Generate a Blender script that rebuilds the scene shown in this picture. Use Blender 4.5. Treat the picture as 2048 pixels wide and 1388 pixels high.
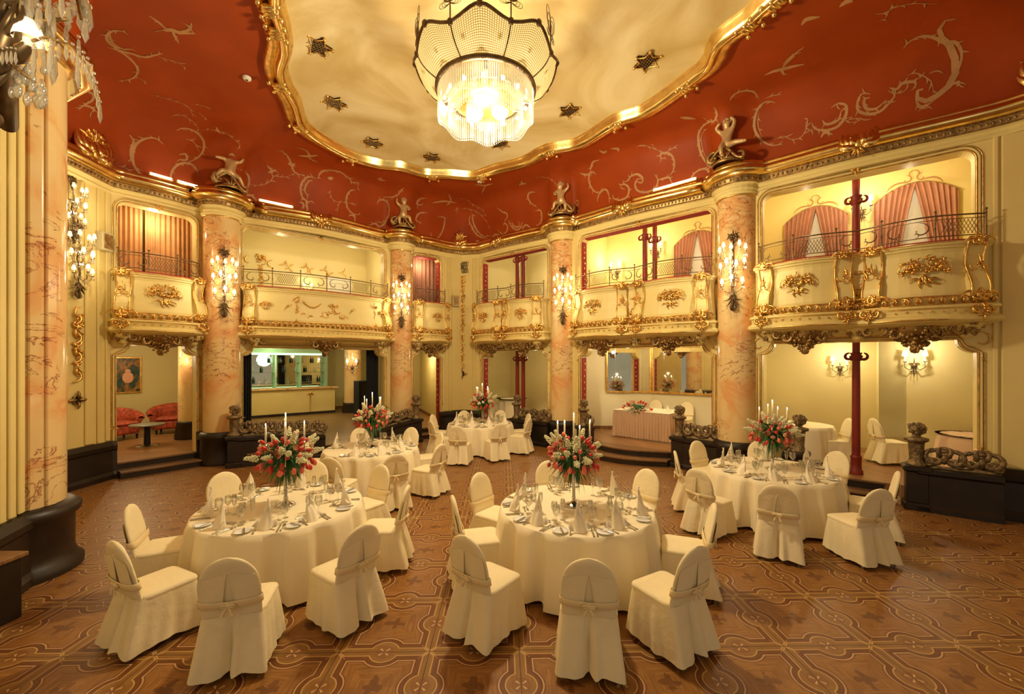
import bpy, bmesh, math, random
from math import sin, cos, pi, radians, degrees, sqrt, atan2
from mathutils import Vector, Matrix, Quaternion
from mathutils.geometry import tessellate_polygon
from mathutils.bvhtree import BVHTree

for _o in list(bpy.data.objects): bpy.data.objects.remove(_o)
S = bpy.context.scene; C = S.collection
random.seed(7)

# ------------------------------------------------------------ camera, world, lights, exposure
cam = bpy.data.cameras.new('camera'); camo = bpy.data.objects.new('camera', cam); C.objects.link(camo)
cam.sensor_width = 36; cam.lens = 14.59; cam.shift_y = 0.01465; cam.clip_start = .05; cam.clip_end = 100
camo.location = (0, 0, 2.46); camo.rotation_euler = (pi/2, 0, 0)
S.camera = camo
S.view_settings.view_transform = 'Standard'; S.view_settings.look = 'None'
S.view_settings.gamma = 1; S.view_settings.use_curve_mapping = False
S.view_settings.exposure = 0.0
W_ = bpy.data.worlds.new('world'); S.world = W_; W_.use_nodes = True
W_.node_tree.nodes['Background'].inputs[0].default_value = (1, .86, .58, 1)
W_.node_tree.nodes['Background'].inputs[1].default_value = 0.36
WARM = (1, .83, .52)
def lamp(x, y, z, e, r=.05, col=WARM, name='lamp_light'):
    l = bpy.data.lights.new(name, 'POINT'); l.energy = e; l.shadow_soft_size = r if r >= .2 else .035; l.color = col
    o = bpy.data.objects.new(name, l); C.objects.link(o); o.location = (x, y, z); return o
lamp(-.41, 6.5, 5.70, 700, .22)            # chandelier, under the crystal drum
lamp(-.41, 6.5, 7.05, 125, .2)             # chandelier, bulbs in the open top of the shade
lamp(-3.4, -1.3, 3.7, 26, .45); lamp(3.8, -1.3, 3.7, 26, .45)     # added fill lights behind the camera, no fixtures there
# ------------------------------------------------------------ node helpers
class E:
    def __init__(s, nt, k): s.nt, s.k = nt, k
    def _m(s, op, *a):
        n = s.nt.nodes.new('ShaderNodeMath'); n.operation = op
        for i, v in enumerate((s,) + a):
            if isinstance(v, E): s.nt.links.new(v.k, n.inputs[i])
            else: n.inputs[i].default_value = v
        return E(s.nt, n.outputs[0])
    def __add__(s, o): return s._m('ADD', o)
    def __sub__(s, o): return s._m('SUBTRACT', o)
    def __mul__(s, o): return s._m('MULTIPLY', o)
    def __truediv__(s, o): return s._m('DIVIDE', o)
    def min(s, o): return s._m('MINIMUM', o)
    def max(s, o): return s._m('MAXIMUM', o)
    def abs(s): return s._m('ABSOLUTE')
    def frac(s): return s._m('FRACT')
    def floor(s): return s._m('FLOOR')
    def sqrt(s): return s._m('SQRT')
    def lt(s, o): return s._m('LESS_THAN', o)
    def gt(s, o): return s._m('GREATER_THAN', o)
    def mod(s, o): return s._m('FLOORED_MODULO', o)
    def atan2(s, o): return s._m('ARCTAN2', o)
    def cos(s): return s._m('COSINE')
    def band(s, c, h): return (s - c).abs().lt(h)
def new_mat(name):
    m = bpy.data.materials.new(name); m.use_nodes = True
    return m, m.node_tree, m.node_tree.nodes['Principled BSDF']
def node(nt, t, **kw):
    n = nt.nodes.new(t)
    for k, v in kw.items():
        if k in n.inputs: n.inputs[k].default_value = v
        else: setattr(n, k, v)
    return n
def coords(nt, kind='Object'): return node(nt, 'ShaderNodeTexCoord').outputs[kind]
def noise(nt, vec, scale, detail=3, dist=0, rough=.5):
    n = node(nt, 'ShaderNodeTexNoise', Scale=scale, Detail=detail, Distortion=dist, Roughness=rough)
    nt.links.new(vec, n.inputs['Vector']); return n.outputs[0]
def ramp(nt, fac, stops, interp='LINEAR'):
    n = nt.nodes.new('ShaderNodeValToRGB'); n.color_ramp.interpolation = interp
    nt.links.new(fac, n.inputs[0]); e = n.color_ramp.elements
    e[0].position, e[0].color = stops[0][0], (*stops[0][1], 1)
    e[1].position, e[1].color = stops[-1][0], (*stops[-1][1], 1)
    for p, c in stops[1:-1]: q = e.new(p); q.color = (*c, 1)
    return n.outputs[0]
def mixc(nt, fac, a, b):
    n = nt.nodes.new('ShaderNodeMix'); n.data_type = 'RGBA'
    for sock, v in ((n.inputs[0], fac), (n.inputs[6], a), (n.inputs[7], b)):
        if isinstance(v, E): nt.links.new(v.k, sock)
        elif isinstance(v, bpy.types.NodeSocket): nt.links.new(v, sock)
        elif isinstance(v, tuple): sock.default_value = (*v, 1)
        else: sock.default_value = v
    return n.outputs[2]
def bump(nt, b, h, strength=.3, dist=.01):
    n = node(nt, 'ShaderNodeBump', Strength=strength, Distance=.03 if strength > .5 else dist)
    nt.links.new(h, n.inputs['Height']); nt.links.new(n.outputs[0], b.inputs['Normal'])
MAT = {}
def simple(name, col, rough=.6, metal=0, var=.12, vs=3, bs=0, bscale=40, spec=None, coat=0):
    m, nt, b = new_mat(name); v = coords(nt)
    n = noise(nt, v, vs, 4)
    c = ramp(nt, n, [(.3, tuple(x*(1-var) for x in col)), (.7, tuple(min(1, x*(1+var*.6)) for x in col))])
    nt.links.new(c, b.inputs['Base Color'])
    b.inputs['Roughness'].default_value = rough; b.inputs['Metallic'].default_value = metal
    if coat: b.inputs['Coat Weight'].default_value = coat; b.inputs['Coat Roughness'].default_value = .1
    if bs: bump(nt, b, noise(nt, v, bscale, 5), bs, .01)
    MAT[name] = m; return m
def emit(name, col, strength):
    m, nt, b = new_mat(name); b.inputs['Base Color'].default_value = (*col, 1)
    b.inputs['Emission Color'].default_value = (*col, 1); b.inputs['Emission Strength'].default_value = strength
    # slight procedural unevenness of the glow
    MAT[name] = m; return m
simple('cream', (.76, .61, .24), .55, var=.05, vs=1.2)
simple('cream_pale', (.81, .67, .29), .5, var=.05, vs=1.2)
simple('niche', (.76, .66, .34), .75, var=.05, vs=.8)
simple('niche_pale', (.80, .73, .52), .75, var=.04, vs=.8)
simple('niche_gold', (.86, .72, .32), .75, var=.05, vs=.8)
simple('gold', (.83, .52, .16), .32, 1, var=.35, vs=9, bs=.5, bscale=30)
simple('gold_bright', (1, .70, .28), .22, 1, var=.2, vs=7)
simple('gold_old', (.42, .27, .11), .42, .85, var=.5, vs=12, bs=.5, bscale=30)
simple('putto', (.62, .42, .20), .42, .35, var=.25, vs=8)
simple('bronze', (.16, .105, .055), .42, .8, var=.4, vs=10)
simple('dark_wood', (.020, .012, .008), .42, var=.4, vs=4)
simple('carved_bronze', (.26, .18, .09), .45, .6, var=.5, vs=12, bs=.6, bscale=25)
simple('red_iron', (.24, .018, .010), .45, var=.2)
simple('red_velvet', (.33, .02, .015), .8)
simple('curtain', (.70, .36, .15), .85, var=.12, vs=4)
simple('curtain_pink', (.44, .205, .13), .85, var=.12, vs=4)
simple('black_cloth', (.012, .012, .018), .9)
simple('window_white', (.72, .70, .66), .7, var=.12, vs=2)
simple('cloth', (.93, .83, .60), .78, var=.03, vs=3, bs=.12, bscale=14)
simple('chair_cloth', (.92, .81, .54), .78, var=.04, vs=3, bs=.55, bscale=5)
simple('sash', (.88, .72, .42), .6, var=.06, vs=6)
simple('napkin', (.97, .88, .70), .75, var=.03)
simple('skirt_cloth', (.72, .50, .33), .7, var=.05)
simple('silver', (.62, .60, .56), .16, 1, var=.3, vs=8)
simple('china', (.88, .88, .86), .12, var=.02)
simple('wax', (.92, .86, .68), .45, var=.02)
simple('tulip_red', (.62, .035, .025), .45, var=.3, vs=20)
simple('tulip_coral', (.85, .20, .13), .45, var=.25, vs=20)
simple('rose_peach', (.90, .45, .28), .5, var=.2, vs=25)
simple('blossom_white', (.80, .78, .52), .6, var=.1, vs=30)
simple('leaf', (.045, .17, .035), .5, var=.5, vs=15)
simple('mural', (.50, .26, .10), .6, var=.2, vs=4)
simple('armchair_red', (.42, .07, .03), .7, var=.6, vs=14)
simple('steel', (.5, .5, .5), .25, 1)
simple('grey_top', (.22, .22, .18), .4)
simple('plastic_cream', (.55, .47, .27), .5)
simple('white_paint', (.78, .76, .66), .5, var=.03)
simple('black_iron', (.02, .016, .013), .5, .6)
simple('rail_iron', (.20, .125, .065), .4, .75, var=.4, vs=10)
simple('bar_green', (.50, .66, .42), .6, var=.1)
simple('shelf_dark', (.03, .05, .03), .4)
emit('bulb', (1, .88, .62), 5); emit('shade_lit', (1, .86, .56), 1.05); emit('flame', (1, .82, .50), 45)
emit('tube_light', (1, .90, .52), 3.2); emit('green_light', (.62, 1, .66), 2.2)
m, nt, b = new_mat('mirror'); b.inputs['Metallic'].default_value = 1; b.inputs['Roughness'].default_value = .03
nt.links.new(ramp(nt, noise(nt, coords(nt), 2), [(.3, (.70, .68, .56)), (.7, (.78, .75, .63))]), b.inputs['Base Color']); MAT['mirror'] = m
def glassy(name, gloss=.12, tint=(1, 1, 1), rough=.03):
    m = bpy.data.materials.new(name); m.use_nodes = True; nt = m.node_tree; nt.nodes.clear()
    o = nt.nodes.new('ShaderNodeOutputMaterial'); t = node(nt, 'ShaderNodeBsdfTransparent'); t.inputs[0].default_value = (*tint, 1)
    g = node(nt, 'ShaderNodeBsdfGlossy'); g.inputs['Roughness'].default_value = rough
    lw = node(nt, 'ShaderNodeLayerWeight', Blend=.35)
    f = (E(nt, lw.outputs['Facing']) * (.9) + gloss).min(1)
    x = nt.nodes.new('ShaderNodeMixShader'); nt.links.new(f.k, x.inputs[0]); nt.links.new(t.outputs[0], x.inputs[1]); nt.links.new(g.outputs[0], x.inputs[2])
    nt.links.new(x.outputs[0], o.inputs[0]); MAT[name] = m
glassy('glass', .06, (.97, .97, .95)); glassy('crystal', .30, (.96, .93, .86), .10)
nt = MAT['crystal'].node_tree; out = [n for n in nt.nodes if n.type == 'OUTPUT_MATERIAL'][0]; old = out.inputs[0].links[0].from_socket
mx = nt.nodes.new('ShaderNodeMixShader'); mx.inputs[0].default_value = .16; tr = nt.nodes.new('ShaderNodeBsdfTranslucent'); tr.inputs[0].default_value = (.98, .96, .88, 1)
df = nt.nodes.new('ShaderNodeBsdfDiffuse'); df.inputs[0].default_value = (.95, .93, .86, 1); m2_ = nt.nodes.new('ShaderNodeMixShader'); m2_.inputs[0].default_value = .5
nt.links.new(tr.outputs[0], m2_.inputs[1]); nt.links.new(df.outputs[0], m2_.inputs[2]); nt.links.new(old, mx.inputs[1]); nt.links.new(m2_.outputs[0], mx.inputs[2]); nt.links.new(mx.outputs[0], out.inputs[0])
# beaded net of the chandelier shade: translucent, with a bead grid
m = bpy.data.materials.new('bead_net'); m.use_nodes = True; nt = m.node_tree; nt.nodes.clear()
o = nt.nodes.new('ShaderNodeOutputMaterial'); uv = nt.nodes.new('ShaderNodeSeparateXYZ'); nt.links.new(coords(nt, 'UV'), uv.inputs[0])
u = (E(nt, uv.outputs[0]) * 26).frac().band(.5, .30); v = (E(nt, uv.outputs[1]) * 20).frac().band(.5, .28)
d = node(nt, 'ShaderNodeBsdfDiffuse'); nt.links.new(mixc(nt, u * v, (.40, .26, .10), (.95, .86, .55)), d.inputs[0])
tl = node(nt, 'ShaderNodeBsdfTranslucent'); nt.links.new(mixc(nt, u * v, (.30, .20, .08), (.98, .88, .58)), tl.inputs[0])
x = nt.nodes.new('ShaderNodeMixShader'); x.inputs[0].default_value = .6
nt.links.new(d.outputs[0], x.inputs[1]); nt.links.new(tl.outputs[0], x.inputs[2]); nt.links.new(x.outputs[0], o.inputs[0]); MAT['bead_net'] = m
# marble
m, nt, b = new_mat('marble'); v = coords(nt)
n1 = noise(nt, v, 1.1, 5, 1.2); base = ramp(nt, n1, [(.28, (.80, .62, .33)), (.48, (.80, .57, .27)), (.59, (.76, .38, .15)), (.66, (.80, .54, .26)), (.8, (.84, .68, .40))])
mp = nt.nodes.new('ShaderNodeMapping'); mp.inputs['Rotation'].default_value = (.5, .6, .2); mp.inputs['Scale'].default_value = (1, 1, 2.2); nt.links.new(v, mp.inputs[0])
n2 = E(nt, noise(nt, mp.outputs[0], 1.6, 8, 1.5, .6)); n3 = E(nt, noise(nt, v, .9, 2))
vein = (n2 - .5).abs().lt(.011) * n3.gt(.50)
nt.links.new(mixc(nt, vein * .8, base, (.30, .08, .03)), b.inputs['Base Color']); b.inputs['Roughness'].default_value = .16; MAT['marble'] = m
# cream dome with soft clouding of the old paint
m, nt, b = new_mat('dome_paint'); v = coords(nt)
nt.links.new(ramp(nt, noise(nt, v, .55, 5, 1.5), [(.3, (.46, .32, .11)), (.5, (.60, .47, .23)), (.72, (.74, .64, .40))]), b.inputs['Base Color']); b.inputs['Roughness'].default_value = .6; MAT['dome_paint'] = m
m, nt, b = new_mat('red_paint'); v = coords(nt)
nt.links.new(ramp(nt, noise(nt, v, 1.3, 4), [(.3, (.30, .045, .006)), (.7, (.37, .058, .008))]), b.inputs['Base Color']); b.inputs['Specular IOR Level'].default_value = .15; b.inputs['Roughness'].default_value = .5; MAT['red_paint'] = m
# painting on the lounge wall
m, nt, b = new_mat('painting'); v = coords(nt, 'Generated')
n = noise(nt, v, 3.5, 4, 1.5)
nt.links.new(ramp(nt, n, [(.3, (.01, .03, .035)), (.45, (.02, .08, .07)), (.55, (.30, .12, .02)), (.65, (.45, .22, .05)), (.75, (.03, .10, .10))]), b.inputs['Base Color']); b.inputs['Roughness'].default_value = .3; MAT['painting'] = m
# bar glass mirrors, plank floor of the platforms
def wood(name, c1, c2, width, ang=0, rough=.35):
    m, nt, b = new_mat(name); mp = nt.nodes.new('ShaderNodeMapping'); mp.inputs['Rotation'].default_value = (0, 0, ang); nt.links.new(coords(nt), mp.inputs[0])
    s = nt.nodes.new('ShaderNodeSeparateXYZ'); nt.links.new(mp.outputs[0], s.inputs[0])
    y = E(nt, s.outputs[1]) / width; gap = y.frac().lt(.03)
    wn = node(nt, 'ShaderNodeTexWhiteNoise', noise_dimensions='1D'); nt.links.new(y.floor().k, wn.inputs['W'])
    mp2 = nt.nodes.new('ShaderNodeMapping'); mp2.inputs['Scale'].default_value = (1.5, 22, 1); nt.links.new(mp.outputs[0], mp2.inputs[0])
    g = E(nt, noise(nt, mp2.outputs[0], 1.5, 4)) * .7 + E(nt, wn.outputs[0]) * .3
    nt.links.new(mixc(nt, gap, ramp(nt, g.k, [(.3, c1), (.7, c2)]), tuple(x*.3 for x in c1)), b.inputs['Base Color']); b.inputs['Roughness'].default_value = rough; MAT[name] = m
wood('planks', (.24, .115, .045), (.40, .21, .09), .09, .6); wood('stage_planks', (.20, .12, .045), (.30, .19, .08), .12, .9); wood('step_wood', (.16, .08, .03), (.30, .15, .06), .09)
# parquet
def parquet():
    m, nt, b = new_mat('parquet'); v = coords(nt)
    mp = nt.nodes.new('ShaderNodeMapping'); mp.vector_type = 'TEXTURE'
    mp.inputs['Location'].default_value = (-.701, 3.528, 0); mp.inputs['Rotation'].default_value = (0, 0, radians(1.2)); mp.inputs['Scale'].default_value = (.764,)*3
    nt.links.new(v, mp.inputs[0])
    s = nt.nodes.new('ShaderNodeSeparateXYZ'); nt.links.new(mp.outputs[0], s.inputs[0])
    X, Y = E(nt, s.outputs[0]), E(nt, s.outputs[1])
    x = X.frac() - .5; y = Y.frac() - .5; ax, ay = x.abs(), y.abs()
    ex, ey = E(nt, (ax * -1 + .5).k), E(nt, (ay * -1 + .5).k)      # distances to the tile edges
    de = ex.min(ey)
    mv = (ex*ex + y*y).sqrt(); mh = (ey*ey + x*x).sqrt(); mm = mv.min(mh)
    Fo = (de - .135).min(mm - .225); Fi = (de - .058).min(mm - .158)
    cc = ((ex*ex + ey*ey).sqrt())
    Fi2 = Fi.max(((ex - ey).abs() - .016) * -.7)                                     # pointed ends at crossings
    grain = nt.nodes.new('ShaderNodeMapping'); grain.inputs['Scale'].default_value = (3, 26, 1); nt.links.new(mp.outputs[0], grain.inputs[0])
    grain2 = nt.nodes.new('ShaderNodeMapping'); grain2.inputs['Scale'].default_value = (26, 3, 1); nt.links.new(mp.outputs[0], grain2.inputs[0])
    ga = noise(nt, grain.outputs[0], 1.3, 5); gb = noise(nt, grain2.outputs[0], 1.3, 5)
    sect = ax.gt(ay)
    g = mixc(nt, sect, ga, gb)
    field = ramp(nt, g, [(.25, (.20, .080, .017)), (.5, (.31, .138, .034)), (.75, (.41, .20, .055))])
    field = mixc(nt, sect * (x*y).gt(0) * .28, field, (.20, .075, .02))
    # dark leaf figure in the middle
    r = (x*x + y*y).sqrt(); a = y.atan2(x)
    ln = E(nt, noise(nt, mp.outputs[0], 7, 4, 1))
    star = (r - ((a*4 + .6).cos() * .035 + .085) - (ln - .5) * .22).lt(0) * r.lt(.21)
    field = mixc(nt, star * .75, field, (.13, .045, .014))
    bandc = ramp(nt, g, [(.3, (.135, .042, .008)), (.7, (.21, .074, .016))])
    inner = ramp(nt, g, [(.3, (.23, .105, .024)), (.7, (.34, .17, .044))])
    c = mixc(nt, Fo.lt(0), field, bandc)
    c = mixc(nt, Fi2.lt(0), c, inner)
    c = mixc(nt, (mm.lt(.10)) * .45, c, (.22, .07, .02))
    c = mixc(nt, (Fo.band(.014, .007)).max((Fo*-1).band(.016, .005)) * .6, c, (.09, .03, .01))
    c = mixc(nt, Fo.band(0, .0075), c, (.60, .34, .16))
    c = mixc(nt, Fi2.band(0, .0065), c, (.58, .36, .13))
    # four petals at the edge middles
    pv = y.atan2(ex); ph = x.atan2(ey)
    va = mv.lt(mh); pa = pv * va + ph * (va * -1 + 1)
    petal = ((pa * 2).cos().abs() * -1 + .34).gt(0)
    pr = (mm - .045).abs().lt(.028) * petal
    c = mixc(nt, pr, c, (.62, .42, .20))
    dg = (ex - ey).abs().lt(.006) * cc.lt(.15)
    c = mixc(nt, dg * .8, c, (.5, .28, .1))
    gap = de.lt(.0035)
    c = mixc(nt, gap, c, (.02, .008, .004))
    n2 = noise(nt, v, .7, 3); c = mixc(nt, E(nt, n2) * .25, c, (.12, .05, .015))
    nt.links.new(c, b.inputs['Base Color']); b.inputs['Roughness'].default_value = .34
    nt.links.new((E(nt, noise(nt, v, 5, 4)) * .20 + .30).k, b.inputs['Roughness']); b.inputs['Specular IOR Level'].default_value = .32
    MAT['parquet'] = m
parquet()

# ------------------------------------------------------------ mesh builder
class MB:
    def __init__(s): s.v, s.f, s.m, s.s, s.uv = [], [], [], [], None
    def add(s, vs, fs, mi=0, M=None, smooth=True):
        n = len(s.v)
        s.v += [tuple(M @ Vector(p)) if M else tuple(p) for p in vs]
        for f in fs: s.f.append([i+n for i in f]); s.m.append(mi); s.s.append(smooth)
        return s
    def merge(s, o, M=None, mi=None):
        n = len(s.v); s.v += [tuple(M @ Vector(p)) if M else p for p in o.v]
        s.f += [[i+n for i in f] for f in o.f]; s.m += (o.m if mi is None else [mi]*len(o.m)); s.s += o.s; return s
    def grid(s, rows, cu=False, cv=False, mi=0, M=None, smooth=True):
        R, K = len(rows), len(rows[0]); fs = []
        for i in range(R if cv else R-1):
            for j in range(K if cu else K-1):
                a, b_ = i*K+j, i*K+(j+1) % K; i2 = (i+1) % R
                fs.append([a, b_, i2*K+(j+1) % K, i2*K+j])
        return s.add([p for r in rows for p in r], fs, mi, M, smooth)
    def box(s, x0, x1, y0, y1, z0, z1, mi=0, M=None, b=0):
        if b <= 0:
            vs = [(x, y, z) for z in (z0, z1) for x, y in ((x0, y0), (x1, y0), (x1, y1), (x0, y1))]
            return s.add(vs, [[3, 2, 1, 0], [4, 5, 6, 7], [0, 1, 5, 4], [1, 2, 6, 5], [2, 3, 7, 6], [3, 0, 4, 7]], mi, M, False)
        rows = []
        for z, i in ((z0, b), (z0+b, 0), (z1-b, 0), (z1, b)):
            xa, xb, ya, yb = x0+i, x1-i, y0+i, y1-i; c = b if i == 0 else b*.4
            rows.append([(xa+c, ya, z), (xb-c, ya, z), (xb, ya+c, z), (xb, yb-c, z), (xb-c, yb, z), (xa+c, yb, z), (xa, yb-c, z), (xa, ya+c, z)])
        s.grid(rows, True, False, mi, M, False)
        return s.add(rows[0] + rows[3], [list(range(7, -1, -1)), list(range(8, 16))], mi, M, False)
    def lathe(s, prof, n=20, mi=0, M=None, a0=0, a1=2*pi, smooth=True, wob=None):
        full = abs(a1-a0-2*pi) < 1e-6; k = n if full else n+1
        rows = [[(r*(wob(a0+(a1-a0)*j/n, z) if wob else 1)*cos(a0+(a1-a0)*j/n), r*(wob(a0+(a1-a0)*j/n, z) if wob else 1)*sin(a0+(a1-a0)*j/n), z) for j in range(k)] for r, z in prof]
        return s.grid(rows, full, False, mi, M, smooth)
    def tube(s, pts, r, n=6, mi=0, M=None, closed=False, flat=1.0, caps=True):
        pts = [Vector(p) for p in pts]; N = len(pts)
        if not isinstance(r, (list, tuple)): r = [r]*N
        rows = []; up = None
        for i, p in enumerate(pts):
            a = pts[(i-1) % N] if (closed or i > 0) else p; c = pts[(i+1) % N] if (closed or i < N-1) else p
            t = (c-a)
            if t.length < 1e-9: t = Vector((0, 0, 1))
            t.normalize()
            if up is None:
                up = Vector((0, 0, 1)) if abs(t.z) < .9 else Vector((0, 1, 0))
            up = up - t*up.dot(t)
            if up.length < 1e-6: up = t.orthogonal()
            up.normalize(); sd = t.cross(up)
            rows.append([p + (up*cos(2*pi*j/n) + sd*sin(2*pi*j/n)*flat)*r[i] for j in range(n)])
        s.grid(rows, True, closed, mi, M)
        if caps and not closed:
            s.add(rows[0] + rows[-1], [list(range(n-1, -1, -1)), list(range(n, 2*n))], mi, M)
        return s
    def blob(s, c, r, n=8, k=5, mi=0, M=None, R=None):
        if not isinstance(r, (tuple, list)): r = (r, r, r)
        T = Matrix.Translation(c) @ (R.to_4x4() if R else Matrix.Identity(4))
        if M: T = M @ T
        rows = []
        for i in range(1, k):
            ph = pi*i/k; rows.append([(r[0]*sin(ph)*cos(2*pi*j/n), r[1]*sin(ph)*sin(2*pi*j/n), r[2]*cos(ph)) for j in range(n)])
        vs = [p for q in rows for p in q]; a = len(vs); vs += [(0, 0, r[2]), (0, 0, -r[2])]
        fs = []
        for i in range(k-2):
            for j in range(n): fs.append([i*n+j, (i+1)*n+j, (i+1)*n+(j+1) % n, i*n+(j+1) % n])
        for j in range(n): fs.append([a, j, (j+1) % n]); fs.append([a+1, (k-2)*n+(j+1) % n, (k-2)*n+j])
        return s.add(vs, fs, mi, T)
    def sweep(s, path, prof, closed=False, mi=0, M=None, smooth=False, caps=True):
        """path: plan points; prof: (out, z); outward = right-hand side of the path"""
        N = len(path); rows = []
        for i in range(N):
            p = Vector(path[i]); a = Vector(path[i-1]) if (i > 0 or closed) else None; c = Vector(path[(i+1) % N]) if (i < N-1 or closed) else None
            d1 = (p-a).normalized() if a is not None else (c-p).normalized(); d2 = (c-p).normalized() if c is not None else d1
            n1 = Vector((d1.y, -d1.x)); n2 = Vector((d2.y, -d2.x)); nn = (n1+n2)
            if nn.length < .2: nn = n1.copy()
            nn.normalize(); k = 1/max(.45, nn.dot(n1))
            rows.append([(p.x+nn.x*o*k, p.y+nn.y*o*k, z) for o, z in prof])
        if closed: rows.append(rows[0])
        s.grid(rows, False, False, mi, M, smooth)
        if caps and not closed:
            K = len(prof); s.add(rows[0] + rows[-1], [list(range(K-1, -1, -1)), list(range(K, 2*K))], mi, M, False)
        return s
    def prism(s, pts, z0, z1, mi=0):
        n = len(pts); vs = [(x, y, z) for z in (z0, z1) for x, y in pts]
        return s.add(vs, [list(range(n-1, -1, -1)), list(range(n, 2*n))]+[[i, (i+1) % n, n+(i+1) % n, n+i] for i in range(n)], mi, None, False)
    def poly(s, outer, holes, depth, mi=0, M=None):
        """polygon in x-z with holes, extruded from y=0 to y=depth"""
        loops = [outer] + holes; tri = tessellate_polygon([[Vector((x, z, 0)) for x, z in l] for l in loops])
        flat = [p for l in loops for p in l]; n = len(flat)
        vs = [(x, 0, z) for x, z in flat] + [(x, depth, z) for x, z in flat]
        fs = [list(t) for t in tri] + [[i+n for i in reversed(t)] for t in tri]
        k = 0
        for l in loops:
            L = len(l)
            for i in range(L): a, c = k+i, k+(i+1) % L; fs.append([a, c, c+n, a+n])
            k += L
        return s.add(vs, fs, mi, M, False)
    def build(s, name, mats, parent=None, loc=None, rz=None, auto=False):
        me = bpy.data.meshes.new(name); me.from_pydata(s.v, [], s.f)
        if not isinstance(mats, (list, tuple)): mats = [mats]
        for m in mats: me.materials.append(MAT[m])
        me.polygons.foreach_set('material_index', s.m); me.polygons.foreach_set('use_smooth', s.s)
        bm = bmesh.new(); bm.from_mesh(me); bmesh.ops.recalc_face_normals(bm, faces=bm.faces); bm.to_mesh(me); bm.free()
        me.update()
        o = bpy.data.objects.new(name, me); C.objects.link(o)
        if parent: o.parent = parent
        if loc is not None: o.location = loc
        if rz is not None: o.rotation_euler = (0, 0, rz)
        return o
def tag(o, label, cat, group=None):
    o['label'] = label; o['category'] = cat
    if group: o['group'] = group
    return o
def thing(name, label, cat, loc=(0, 0, 0), rz=0, group=None):
    o = bpy.data.objects.new(name, None); o.empty_display_size = .2; C.objects.link(o); o.location = loc; o.rotation_euler = (0, 0, rz)
    return tag(o, label, cat, group)
def struct(o): o['kind'] = 'structure'; return o
KIDS = {}
def kids(o):
    return [c for c in bpy.data.objects if c.parent == o]
_k = {}
def dup(o, loc, rz=0, label=None, scale=None, group=None):
    key = o.name
    if key not in _k: _k[key] = [(c, kids(c)) for c in kids(o)]
    r = o.copy(); C.objects.link(r); r.location = loc; r.rotation_euler = (0, 0, rz)
    if label: r['label'] = label
    if group: r['group'] = group
    if scale: r.scale = (scale,)*3
    for c, g in _k[key]:
        d = c.copy(); C.objects.link(d); d.parent = r
        for q in g: e = q.copy(); C.objects.link(e); e.parent = d
    return r
class Once:
    """the first placement moves the original, the later ones copy it"""
    def __init__(s, o): s.o, s.used = o, False
    def at(s, loc, rz, label, scale=None, group=None):
        if not s.used:
            s.used = True; s.first = (loc, rz, label, scale, group)
            r = dup(s.o, loc, rz, label, scale, group); return r
        return dup(s.o, loc, rz, label, scale, group)
    def done(s):
        _k.pop(s.o.name, None)
        for c in kids(s.o):
            for q in kids(c): bpy.data.objects.remove(q)
            bpy.data.objects.remove(c)
        bpy.data.objects.remove(s.o)
def RX(a): return Matrix.Rotation(a, 4, 'X')
def RY(a): return Matrix.Rotation(a, 4, 'Y')
def RZ(a): return Matrix.Rotation(a, 4, 'Z')
def T(x, y=0, z=0): return Matrix.Translation((x, y, z))
def lerp(a, b, t): return a+(b-a)*t
def arc(cx, cz, r, a0, a1, n=12, y=0):
    return [(cx+r*cos(radians(lerp(a0, a1, i/n))), y, cz+r*sin(radians(lerp(a0, a1, i/n)))) for i in range(n+1)]
# ------------------------------------------------------------ rococo ornament, in a local x-z plane, -y towards the room
HI = 1
def scroll(mb, x, z, r, a0, sweep=270, r2=None, th=.02, mi=0, y=0, n=14, M=None, curl=.25):
    """C-scroll: an arc that curls in at its end"""
    pts, rr = [], []; n *= HI
    for i in range(n+1):
        t = i/n; a = radians(a0 + sweep*t); q = r*(1-(1-curl)*t**1.6)
        pts.append((x+q*cos(a), y-.012*sin(pi*t), z+q*sin(a))); rr.append(th*(.35+.9*sin(pi*min(1, t*1.05))**.7 if t < .97 else .6))
    rr[-1] = th*.7
    mb.tube(pts, rr, 6*HI, mi, M)
    mb.blob(pts[-1], th*1.1, 6*HI, 4*HI, mi, M)
def leafy(mb, x, z, ang, L, th=.02, mi=0, y=0, M=None, bend=30):
    pts, rr = [], []
    for i in range(6*HI+1):
        t = i/(6*HI); a = radians(ang + bend*t*t); pts.append((x+L*t*cos(a), y-.02*sin(pi*t), z+L*t*sin(a))); rr.append(th*(.3+sin(pi*t**.8))*1.0+.001)
    mb.tube(pts, rr, 5*HI, mi, M, flat=.6)
def acanthus(mb, x, z, ang, L, mi=0, y=0, M=None, k=5, spread=110, th=.022):
    for i in range(k):
        t = i/(k-1)-.5 if k > 1 else 0
        leafy(mb, x, z, ang+spread*t, L*(1-.45*abs(t)*1.6), th, mi, y, M, bend=60*t)
def flowers(mb, x, z, w, h, n, mi=0, y=0, M=None, rs=.022, rnd=random):
    for i in range(n):
        a = rnd.uniform(0, 2*pi); q = sqrt(rnd.random())
        r = rs*rnd.uniform(.6, 1.25)
        mb.blob((x+w*q*cos(a), y-rnd.uniform(0, .03), z+h*q*sin(a)), (r, r*.8, r), 6, 4, mi, M)
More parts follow.
